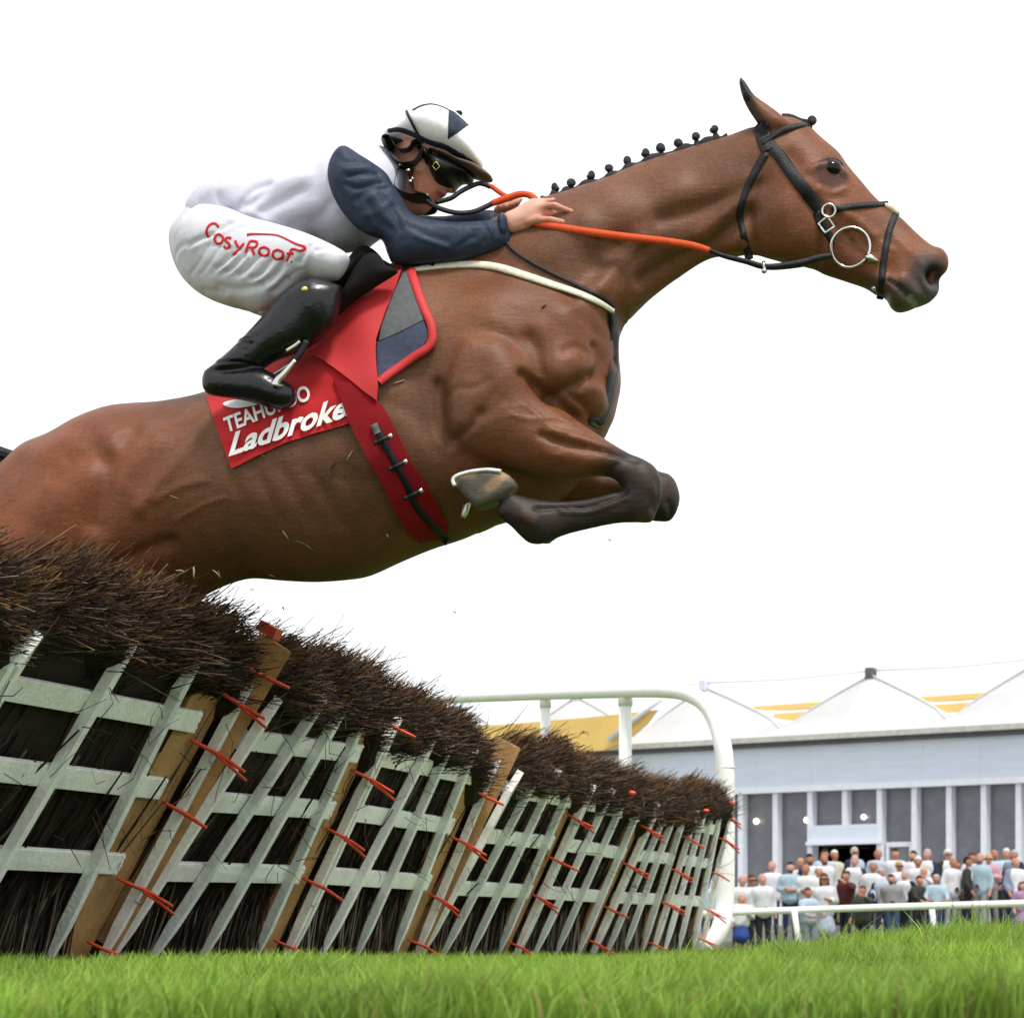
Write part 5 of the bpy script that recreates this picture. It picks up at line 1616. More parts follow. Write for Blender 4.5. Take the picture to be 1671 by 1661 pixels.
# red lettering on the breeches, drawn as strokes
logo = {
    'C': [[(540, 785), (515, 755), (480, 752), (445, 780), (430, 825), (440, 865), (465, 872)]],
    'o': [[(545, 845), (580, 880), (565, 925), (530, 935), (505, 905), (510, 865), (545, 845)]],
    's': [[(655, 885), (620, 880), (600, 905), (630, 930), (640, 960), (610, 975), (585, 960)]],
    'y': [[(690, 905), (705, 945), (725, 970)], [(770, 930), (720, 990), (670, 1045)]],
    'R': [[(825, 910), (800, 965), (785, 1020)], [(825, 910), (880, 915), (890, 945), (860, 970), (805, 968)], [(840, 972), (855, 1010), (865, 1040)]],
    'o2': [[(955, 965), (995, 990), (985, 1035), (945, 1045), (910, 1020), (915, 980), (955, 965)]],
    'o3': [[(1080, 990), (1125, 1015), (1115, 1065), (1070, 1075), (1035, 1050), (1040, 1005), (1080, 990)]],
    'f': [[(1235, 985), (1200, 990), (1180, 1040), (1155, 1100)], [(1160, 1025), (1220, 1025)]],
    '.': [[(1196, 1096), (1206, 1102)]],
    'roof': [[(798, 855), (830, 848), (930, 848), (1060, 856), (1150, 890), (1240, 935), (1315, 960), (1320, 985), (1280, 1000), (1235, 985)]],
}
for k, strokes in logo.items():
    g = Geo()
    for s_ in strokes:
        if k == 'roof': ribbon_geo(g, BS, RT(s_), 0.006, 0.0022, wid=[.010, .008, .006, .0055, .0055, .0065, .008, .0085, .008, .006])
        else: ribbon_geo(g, BS, RT(s_), 0.0080, 0.0022, n=4)
    g.build('logo_stroke', M_logo, jock)

# stirrup on the saddle's near side
def sp(pts, w_): return [world(np.array([*P(x, y, w_), w_])) for x, y in RB(pts)]
st = thing('stirrup', 'steel stirrup iron hanging from the black leather at the jockey\'s toe', 'stirrup', world(np.array([*P(465, 620, .36), .36])))
Geo().tube(cr(sp([(1075, 690), (1040, 770), (985, 850), (930, 910)], .385), 4, False), 0.010, 8, True, 0.5, up=HW).build('stirrup_leather', M_leather, st)
Geo().tube(cr(sp([(1010, 700), (960, 740), (880, 790)], .39), 4, False), 0.004, 6).build('leather_end', M_cream, st)
Geo().tube(cr(sp([(965, 880), (905, 955), (840, 1030), (790, 1080), (765, 1130)], .405), 4, False), np.linspace(0.006, 0.012, 17), 8, True, 0.6, up=HW).build('iron', M_steel, st)
Geo().tube(cr(sp([(960, 885), (850, 960), (720, 1040), (600, 1110), (530, 1190)], .31), 4, False), 0.005, 8).build('iron_branch', M_steel, st)
Geo().tube(sp([(560, 1230), (640, 1290), (720, 1330)], .36) , 0.012, 8, True, 0.5).build('tread', M_sole, st)
# ------------------------------------------------------------------ white running rails
def wing():
    Y0 = 20.2
    pts = [(1152, 1546, 20.0), (1168, 1528, 20.02), (1178, 1505, 20.05), (1183, 1470, 20.1), (1184, 1400, 20.1), (1184, 1300, 20.1), (1183, 1250, 20.1), (1179, 1215, 20.12), (1168, 1175, 20.2), (1148, 1146, 20.3), (1118, 1131, 20.45), (1080, 1127, 20.6), (1020, 1128, 20.9), (890, 1132, 21.6), (740, 1138, 22.4), (560, 1145, 23.4), (420, 1150, 24.2)]
    r = thing('running_rail', 'tall white plastic running rail curving down to the turf behind the hurdle row', 'rail', pix(1184, 1546, 20.1))
    c = cr([pix(*p) for p in pts], 6, False)
    rad = np.interp(np.linspace(0, 1, len(c)), np.linspace(0, 1, len(pts)), [.062, .065, .068, .068, .068, .068, .067, .066, .064, .062, .058, .054, .050, .048, .046, .046, .046])
    Geo().tube(c, rad, 18, True).build('rail', M_white, r)
    for x, yt, Yd, rd in ((1020.5, 1130, 20.95, .050), (890, 1134, 21.65, .041), (700, 1142, 22.7, .041)):
        p = pix(x, yt, Yd); q = p.copy(); q[2] = float(gz(p[0], p[1]))
        Geo().tube([q, q * .5 + p * .5, p], rd, 14).tube([p - [0, 0, .10], p + [0, 0, .01]], rd * 1.14, 14).build('post', M_white, r)
    p = pix(1184, 1252, 20.1)
    Geo().tube([p - [0, 0, .006], p + [0, 0, .006]], 0.0695, 18).build('joint_ring', M_white, r)
wing()
def far_rail():
    r = thing('crowd_rail', 'low white rail running in front of the spectators', 'rail', pix(1297, 1545, 62.0))
    Geo().tube([pix(1060, 1494, 63.4), pix(1200, 1488, 62.6), pix(1440, 1480, 61.6), pix(1671, 1473.5, 60.8), pix(1860, 1468, 60.0)], 0.078, 14).build('rail', M_white, r)
    for k in range(5):
        x = 1078 + 220 * k if k else 1090
        x = (1090, 1296, 1520, 1735, 1850)[k]
        top = pix(x, 1489 - (x - 1200) * 0.033, 61.9); bot = top + np.array([0.16, 0, 0]); bot[2] = float(gz(top[0], top[1])) - 0.1
        Geo().tube([bot, bot * .4 + top * .6, top], [.06, .064, .066], 12).build('post', M_white, r)
far_rail()

# ------------------------------------------------------------------ grandstand with its fabric roofs
M_fascia = mat('pale_blue_fascia', (0.62, 0.67, 0.78), 0.5, 0.3, 0.05, 3, 0.05, 40, stretch=(0.3, 0.3, 3))
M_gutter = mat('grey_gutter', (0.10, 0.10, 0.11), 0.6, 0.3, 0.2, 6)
M_gutter2 = mat('pale_gutter', (0.48, 0.47, 0.44), 0.6, 0.3, 0.15, 6)
M_col = mat('white_column', (0.70, 0.73, 0.80), 0.5, 0.3, 0.05, 6)
M_glass = mat('smoked_glass', (0.150, 0.155, 0.18), 0.25, 0.4, 0.12, 3, var2=0.1)
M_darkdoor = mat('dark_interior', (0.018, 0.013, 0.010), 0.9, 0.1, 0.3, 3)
M_fabric = mat('white_roof_fabric', (0.86, 0.86, 0.855), 0.8, 0.2, 0.03, 2, transl=0.55)
M_yellow = mat('yellow_roof_fabric', (0.74, 0.50, 0.17), 0.8, 0.2, 0.05, 2)
M_cable = mat('pale_cable', (0.62, 0.62, 0.63), 0.5, 0.4, 0.05, 6)
M_lampglow = mat('lamp_glow', (0.9, 0.8, 0.6), 0.4, 0.3, 0.02, 5, emit=(1.0, 0.86, 0.62, 1.6))
M_step = mat('terrace_concrete', (0.30, 0.30, 0.29), 0.85, 0.2, 0.15, 3, 0.2, 30)
GA, GB = pix(1040, HY, 84.0), pix(1671, HY, 76.0)
GX = (GB - GA); GX[2] = 0; GL = np.linalg.norm(GX); GX /= GL           # along the front
GN = np.array([GX[1], -GX[0], 0.0])                                      # out of the front, towards the course
def gpt(s, z, o=0.0):
    p = GA + GX * s + GN * o
    return np.array([p[0], p[1], z])
def gs(px):
    """distance along the front at which a vertical line crosses picture column px"""
    a = (px - CX) / F_PX
    return float((a * GA[1] - GA[0]) / (GX[0] - a * GX[1]))
def gs_o(px, o):
    a = (px - CX) / F_PX
    q = GA + GN * o
    return float((a * q[1] - q[0]) / (GX[0] - a * GX[1]))
def gz_at(px, py, o=0.0):
    s = gs(px); y = gpt(s, 0, o)[1]
    return HC + (HY - py) * y / F_PX
def gbox(g, s0, s1, z0, z1, o0, o1):
    return g.hexa([gpt(s0, z0, o1), gpt(s1, z0, o1), gpt(s1, z0, o0), gpt(s0, z0, o0), gpt(s0, z1, o1), gpt(s1, z1, o1), gpt(s1, z1, o0), gpt(s0, z1, o0)])
stand = thing('grandstand', 'pale grandstand with dark glazing, white columns and tented fabric roof', 'grandstand', gpt(8, 0))
Zg = -0.25
ZF0, ZF1 = 4.66, 6.0
S0, S1 = -9.0, gs(1671) + 9
gbox(Geo(), S0, S1, ZF0 + 0.08, ZF1 - 0.1, -0.1, 0.35).build('fascia', M_fascia, stand, False)
gbox(Geo(), S0, S1, ZF0 - 0.10, ZF0 + 0.077, -0.1, 0.42).build('fascia_sill', M_col, stand, False)
gbox(Geo(), S0 - .4, S1 + .4, ZF1 - 0.097, ZF1 + 0.03, -0.3, 0.55).build('gutter_dark_board', M_gutter, stand, False)  # dark grey board below the pale gutter
gbox(Geo(), S0 - .4, S1 + .4, ZF1 + 0.033, ZF1 + 0.19, -0.3, 0.75).build('gutter', M_gutter2, stand, False)
for k in range(26):      # seams of the fascia sheets
    s = S0 + 0.6 + k * 1.85
    if s < S1 - .2: gbox(Geo(), s - 0.012, s + 0.012, ZF0 + 0.09, ZF1 - 0.11, 0.351, 0.362).build('seam', M_col, stand, False)
cols_px = [1047 + 56.6 * k for k in range(14)]
cs = [gs(x) for x in cols_px]
cs = [cs[0] - 1.0 * k for k in range(8, 0, -1)] + cs
door_a, door_b = gs(1327), gs(1445)
dz = gz_at(1385, 1378)          # top of the door opening
tz = gz_at(1385, 1346)          # top of the white transom
for i, s in enumerate(cs):
    mid = abs(s - gs(1386.6)) < 0.2
    gbox(Geo(), s - 0.085, s + 0.085, tz if mid else Zg, ZF0 - 0.103, -0.05, 0.30).build('column', M_col, stand, False)
for a, b in zip(cs[:-1], cs[1:]):
    lo = Zg
    if a >= door_a - 0.3 and b <= door_b + 0.3: lo = tz + 0.02
    gbox(Geo(), a + 0.088, b - 0.088, lo, ZF0 - 0.104, -0.02, 0.03).build('glass_pane', M_glass, stand, False)
gbox(Geo(), door_a + .09, door_b - .09, dz + 0.10, tz, -0.02, 0.33).build('transom_panel', M_fascia, stand, False)
gbox(Geo(), door_a - .02, door_b + .04, dz, dz + 0.097, -0.02, 0.40).build('door_head', M_col, stand, False)
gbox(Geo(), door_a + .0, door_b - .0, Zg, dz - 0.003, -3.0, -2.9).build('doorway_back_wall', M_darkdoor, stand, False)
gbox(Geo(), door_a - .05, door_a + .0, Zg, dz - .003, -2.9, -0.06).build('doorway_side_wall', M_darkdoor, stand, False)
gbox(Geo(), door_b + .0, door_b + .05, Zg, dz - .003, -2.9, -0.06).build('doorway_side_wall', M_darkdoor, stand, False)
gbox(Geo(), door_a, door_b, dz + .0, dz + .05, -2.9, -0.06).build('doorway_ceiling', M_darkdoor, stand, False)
d0, d1 = gs(1450), gs(1493)
g = Geo()
for a, b, z0, z1 in ((d0, d0 + .10, Zg, dz + .04), (d1 - .10, d1, Zg, dz + .04), (d0 + .103, d1 - .103, dz - .10, dz + .04)):
    gbox(g, a, b, z0, z1, 0.06, 0.16)
dl = g.build('open_door', M_col, stand, False)
gbox(Geo(), d0 + .11, d1 - .11, Zg, dz - .11, 0.09, 0.12).build('door_glass', M_glass, dl, False)
gbox(Geo(), S0, S1, Zg, ZF1 + 0.02, -12, -3.1).build('rear_block', M_fascia, stand, False)
for x, y, r in ((1240, 1340, .085), (1322, 1338, .085), (1415, 1333, .075)):
    s = gs(x)
    o = tag(Geo().ball(gpt(s, gz_at(x, y), 0.20), (r, r * .6, r), 12, 8).tube([gpt(s, gz_at(x, y), 0.20), gpt(s, gz_at(x, y), 0.03)], 0.02, 6).build('wall_lamp', M_lampglow), {1240: 'round lit lamp on the glazing left of the doorway, the furthest left', 1322: 'round lit lamp beside the column at the left edge of the doorway', 1415: 'round lit lamp above the doorway on the upper pane'}[x], 'lamp', 'lit lamps on the grandstand front')
# fabric roof bays: masts, scalloped edge, conical membrane running back
OM = -1.6          # the ridge line stands a little behind the front
masts = [gs_o(1150, OM) - 3 * 4.9, gs_o(1150, OM) - 2 * 4.9, gs_o(1150, OM) - 4.9, gs_o(1150, OM), gs_o(1421, OM), gs_o(1692, OM), gs_o(1692, OM) + 5]
zt = {}
for k, s in enumerate(masts):
    zt[k] = 8.08 + 0.02 * k
for k in range(len(masts) - 1):
    a, b = masts[k], masts[k + 1]
    m = 18
    ts = np.linspace(0, 1, m)
    # scallop: down from one mast head to the valley near the gutter, up to the next
    val = 6.56
    edge = np.array([gpt(a + (b - a) * t, val + (zt[k] - 0.12 - val) * abs(1 - 2 * t) ** 0.82 if abs(1 - 2 * t) > 0.08 else val + 0.03, OM) for t in ts])
    low = np.array([gpt(a + (b - a) * t, ZF1 + 0.20, 0.45) for t in ts])
    back = np.array([gpt(a + (b - a) * t, 6.35 + 0.30 * abs(1 - 2 * t) ** 1.2, -9.0) for t in ts])
    V = []; rows = 7
    for j in range(rows):
        f = j / (rows - 1)
        V.append(low * (1 - f) + edge * f + GN * (0.25 * f * (1 - f)))
    for j in range(1, 8):
        f = j / 7
        sag = -0.55 * f * (1 - f) * 4 * (np.abs(1 - 2 * ts) * 0.8)[:, None] * ZD
        V.append(edge * (1 - f) + back * f + sag)
    V = np.array(V)
    n0, n1 = V.shape[:2]
    I = np.arange(n0 * n1).reshape(n0, n1)
    Q = np.stack([I[:-1, :-1], I[:-1, 1:], I[1:, 1:], I[1:, :-1]], -1).reshape(-1, 4)
    o = part('roof_membrane', V.reshape(-1, 3), Q, M_fabric, stand, True)
    Geo().tube(edge + np.array([0, 0, 0.02]) + GN * .04, 0.035, 6).build('edge_cable', M_cable, stand)
    Geo().tube([gpt(a, zt[k] + 0.02, OM), gpt((a + b) / 2, (zt[k] + zt[k + 1]) / 2 - 0.06, OM), gpt(b, zt[k + 1] + .02, OM)], 0.028, 6).build('ridge_cable', M_cable, stand)
OY = -5.0
for xa, xb, y, hh in ((1228, 1380, 1151, 7), (1262, 1326, 1167, 9), (1486, 1626, 1137, 7), (1508, 1602, 1153, 10), (1762, 1900, 1125, 7)):
    sa, sb = gs_o(xa, OY), gs_o(xb, OY)
    y0, y1 = gpt(sa, 0, OY)[1], gpt(sb, 0, OY)[1]
    za, zb = HC + (HY - y - (xb - xa) * .035) * y0 / F_PX, HC + (HY - y + (xb - xa) * .035) * y1 / F_PX
    hz = hh * y0 / F_PX / 2
    m_ = 8
    g = Geo(); up_, dn_ = [], []
    for j in range(m_ + 1):
        f = j / m_
        c_ = gpt(sa + (sb - sa) * f, za + (zb - za) * f, OY)
        up_.append(c_ + ZD * hz * 1.1); dn_.append(c_ - ZD * hz * (0.2 + 1.4 * math.sin(math.pi * f) ** .7))
    ring_ = up_ + dn_[::-1]
    nn_ = len(ring_)
    g.add(np.vstack([ring_, np.array(ring_) - GN * .25]), None, [(j, j + 1, nn_ - 2 - j, nn_ - 1 - j) for j in range(m_)] + [(j + nn_, nn_ - 1 - j + nn_, nn_ - 2 - j + nn_, j + 1 + nn_) for j in range(m_)] + [(j, j + nn_, (j + 1) % nn_ + nn_, (j + 1) % nn_) for j in range(nn_)])
    g.build('yellow_band', M_yellow, stand, False)
for k, s in enumerate(masts):
    g = gbox(Geo(), s - 0.11, s + 0.11, zt[k] - 0.22, zt[k] + 0.10, OM - .16, OM + .16)
    g.build('mast_head', M_gutter if k > 3 else M_fascia, stand, False)
    Geo().tube([gpt(s, ZF1 + .02, OM - .05), gpt(s, zt[k] - .2, OM - .05)], 0.05, 8).build('mast', M_cable, stand)
# yellow canopy gable to the left of the last bay
ya = [gpt(gs(x), gz_at(x, y, 1.2), 1.2) for x, y in ((700, 1190), (855, 1182), (1000, 1170), (1108, 1158), (1090, 1182), (1068, 1200), (1040, 1216), (1020, 1224), (985, 1226), (960, 1250), (700, 1250))]
g = Geo()
n = len(ya)
g.add(np.vstack([ya, np.array(ya) - GN * 0.12]), [(0, 1, 9), (0, 9, 10), (1, 8, 9), (1, 2, 8), (2, 7, 8), (2, 6, 7), (2, 5, 6), (2, 3, 5), (3, 4, 5)] , [(i, i + n, (i + 1) % n + n, (i + 1) % n) for i in range(n)])
g.build('yellow_gable', M_yellow, stand, False)
Geo().tube([gpt(gs(1034), gz_at(1034, 1206, 1.3), 1.3), gpt(gs(1092), gz_at(1092, 1160, 1.3), 1.3), gpt(gs(1120), gz_at(1120, 1140, 1.3), 1.3)], 0.08, 8).build('gable_strut', M_col, stand)

# ------------------------------------------------------------------ terraces
for k, (o0, o1, z) in enumerate(((12.6, 10.6, 0.16), (10.6, 8.8, 0.38), (8.8, 0.5, 0.58))):
    tag(gbox(Geo(), S0, S1 + 6, -0.5, z, o1, o0 - 0.004).build('terrace_step', M_step, None, False), 'concrete terrace step the spectators stand on', kind='structure')

# ------------------------------------------------------------------ the crowd
def pose(kind):
    """bodies in metres, facing -y; returns dict of part -> (verts, quads)"""
    H = 1.75
    def cap(pts, r): return Caps(pts, r)
    head = [cap([(0, -0.01, 1.60), (0, 0.012, 1.645)], (.078, .094)), cap([(0, -.045, 1.555), (0, -.03, 1.60)], (.048, .07)), cap([(0, .01, 1.44), (0, 0, 1.56)], (.058, .054)), cap([(0, -.10, 1.605), (0, -.098, 1.625)], (.013, .010)),
            cap([(-.088, .01, 1.60), (-.090, .012, 1.63)], (.014, .017)), cap([(.088, .01, 1.60), (.090, .012, 1.63)], (.014, .017))]
    sh = .20
    if kind == 'folded':
        arms = [[(sx * sh, .01, 1.39), (sx * .27, -.02, 1.15), (sx * .02, -.20, 1.12 + .02 * sx), (-sx * .10, -.19, 1.14 + .02 * sx)] for sx in (1, -1)]
    elif kind == 'lean':
        arms = [[(sx * sh, .0, 1.38), (sx * .27, -.14, 1.17), (sx * .22, -.36, 1.04), (sx * .10, -.42, 1.03)] for sx in (1, -1)]
    elif kind == 'hold':
        arms = [[(sh, .01, 1.39), (.27, -.03, 1.14), (.12, -.27, 1.18), (.04, -.31, 1.21)], [(-sh, .01, 1.39), (-.28, .03, 1.12), (-.26, -.10, .92), (-.25, -.14, .84)]]
    elif kind == 'raise':
        arms = [[(sh, .01, 1.39), (.32, -.16, 1.34), (.16, -.30, 1.50), (.08, -.30, 1.55)], [(-sh, .01, 1.39), (-.28, .03, 1.12), (-.26, -.10, .92), (-.25, -.14, .84)]]
    else:
        arms = [[(sx * sh, .01, 1.39), (sx * .28, .03, 1.12), (sx * .27, -.05, .90), (sx * .27, -.08, .82)] for sx in (1, -1)]
    ar, sleeves = [], []
    for a in arms:
        ar += [cap(a[:3], (.050, .042, .034)), cap(a[2:], (.036, .030)), cap([a[3], np.array(a[3]) * 1.0 + np.array([0, -.03, .0])], (.030, .020))]
        m = np.array(a[1]) * .35 + np.array(a[2]) * .65
        sleeves += [cap([a[0], a[1], m], (.070, .062, .052))]
    legs = [cap([(sx * .095, 0, .90), (sx * .10, -.015, .50), (sx * .105, .01, .10)], (.095, .066, .046)) for sx in (1, -1)]
    tor = [cap([(-.13, 0, 1.34), (.13, 0, 1.34)], (.100, .100)), cap([(.115, 0, 1.33), (.085, -.01, .95)], (.110, .118)), cap([(-.115, 0, 1.33), (-.085, -.01, .95)], (.110, .118)), cap([(0, -.012, 1.33), (0, -.02, .96)], (.110, .120))]
    feet = [cap([(sx * .105, .03, .05), (sx * .12, -.16, .035)], (.045, .035)) for sx in (1, -1)]
    body = [(s, .03) for s in head + [cap([(-.10, 0, 1.30), (.10, 0, 1.30)], (.07, .07)), cap([(0, 0, 1.3), (0, 0, .95)], (.09, .09))] + ar] + [(cap([(sx * .09, 0, .95), (sx * .10, -.015, .50), (sx * .105, .01, .06)], (.07, .05, .036)), .03) for sx in (1, -1)]
    d = {}
    d['body'] = solid(body, .019, it=1, cuts=lambda D, U, V, W: np.maximum(D, 0.019 - np.sqrt((np.abs(U[:, :, None]) - .034) ** 2 + (V[:, :, None] + .094) ** 2 + (W[None, None, :] - 1.633) ** 2)))[:2]
    d['shirt'] = solid([(tor[0],)] + [(s, .14) for s in tor[1:]] + [(s, .045) for s in sleeves] , .024, it=3)[:2]
    d['jacket'] = solid([(s, .06) for s in [Caps(c.p, c.r + .014) for c in tor + sleeves]], .025, it=2, cuts=lambda D, U, V, W: np.maximum(D, -np.maximum(np.abs(U[:, :, None]) - (0.012 + 0.045 * np.clip(W[None, None, :] - 1.0, 0, 1) / 0.4), V[:, :, None] + 0.02)))[:2]
    d['trousers'] = solid([(s, .04) for s in legs + [cap([(-.08, 0, .93), (.08, 0, .93)], (.112, .112))]], .024, it=2)[:2]
    d['skirt'] = solid([(cap([(0, 0, .98), (0, 0, .60)], (.13, .22)), .04)], .026, it=2)[:2]
    d['shoes'] = solid([(s, .02) for s in feet], .02, it=1)[:2]
    return d
hair_short = solid([(Caps([(0, .028, 1.655), (0, .018, 1.675)], (.092, .090)), .02)], .013, it=1, cuts=lambda D, U, V, W: np.maximum(D, -(np.hypot(V[:, :, None] + .075, (W[None, None, :] - 1.600)) - .085) + 0 * U[:, :, None]))[:2]
hair_long = solid([(Caps([(0, .028, 1.655), (0, .018, 1.675)], (.096, .092)), .02), (Caps([(.075, .02, 1.62), (.085, .02, 1.36)], (.045, .03)), .03), (Caps([(-.075, .02, 1.62), (-.085, .02, 1.36)], (.045, .03)), .03), (Caps([(0, .07, 1.6), (0, .08, 1.36)], (.06, .05)), .03)], .014, it=1, cuts=lambda D, U, V, W: np.maximum(D, -(np.hypot(V[:, :, None] + .085, (W[None, None, :] - 1.595)) - .092) + 0 * U[:, :, None]))[:2]
hair_bald = solid([(Caps([(.05, .045, 1.60), (0, .075, 1.60), (-.05, .045, 1.60)], (.040, .042, .040)), .02), (Caps([(.085, .02, 1.625), (.0, .085, 1.64), (-.085, .02, 1.625)], (.02, .03, .02)), .02)], .012, it=1)[:2]
beard = solid([(Caps([(.05, -.03, 1.555), (0, -.075, 1.535), (-.05, -.03, 1.555)], (.026, .030, .026)), .015)], .011, it=1)[:2]
glasses = Geo().tube([(-.085, -.03, 1.632), (-.07, -.085, 1.63), (0, -.105, 1.63), (.07, -.085, 1.63), (.085, -.03, 1.632)], .015, 6)
CM = {}
def cmesh(key, vq):
    if key not in CM:
        CM[key] = mesh_from(key.split(':')[-1], vq[0], vq[1], True)
    return CM[key]
POSES = {k: pose(k) for k in ('sides', 'folded', 'lean', 'hold', 'raise')}
HAIRS = {'short': hair_short, 'long': hair_long, 'bald': hair_bald}
CMAT = {}
def cm(name, c, r=.8):
    if name not in CMAT: CMAT[name] = mat('cloth_' + name, c, r, .15, .10, 12)
    return CMAT[name]
PAL = {'white': (.56, .56, .59), 'pale_blue': (.36, .42, .52), 'sky': (.30, .41, .48), 'navy': (.022, .030, .065), 'black': (.014, .013, .014), 'maroon': (.07, .018, .018), 'grey': (.23, .225, .235), 'dark_green': (.035, .045, .035),
       'pink': (.44, .26, .29), 'lilac': (.28, .18, .28), 'blue_grey': (.20, .23, .31), 'stone': (.24, .225, .20), 'jeans': (.045, .075, .14), 'dark_trouser': (.02, .022, .03), 'charcoal': (.035, .032, .03), 'royal': (.03, .06, .25), 'cream': (.48, .45, .36), 'light_grey': (.30, .30, .32)}
HC_ = {'dark': (.012, .009, .007), 'brown': (.06, .03, .015), 'grey': (.34, .33, .32), 'white_hair': (.55, .54, .52), 'blonde': (.42, .28, .12), 'auburn': (.08, .035, .018)}
SK = [cm('skin_a', (.42, .20, .14), .55), cm('skin_b', (.34, .155, .10), .55), cm('skin_c', (.46, .245, .19), .55)]
M_shoe = cm('shoe_black', (.012, .012, .013), .5)
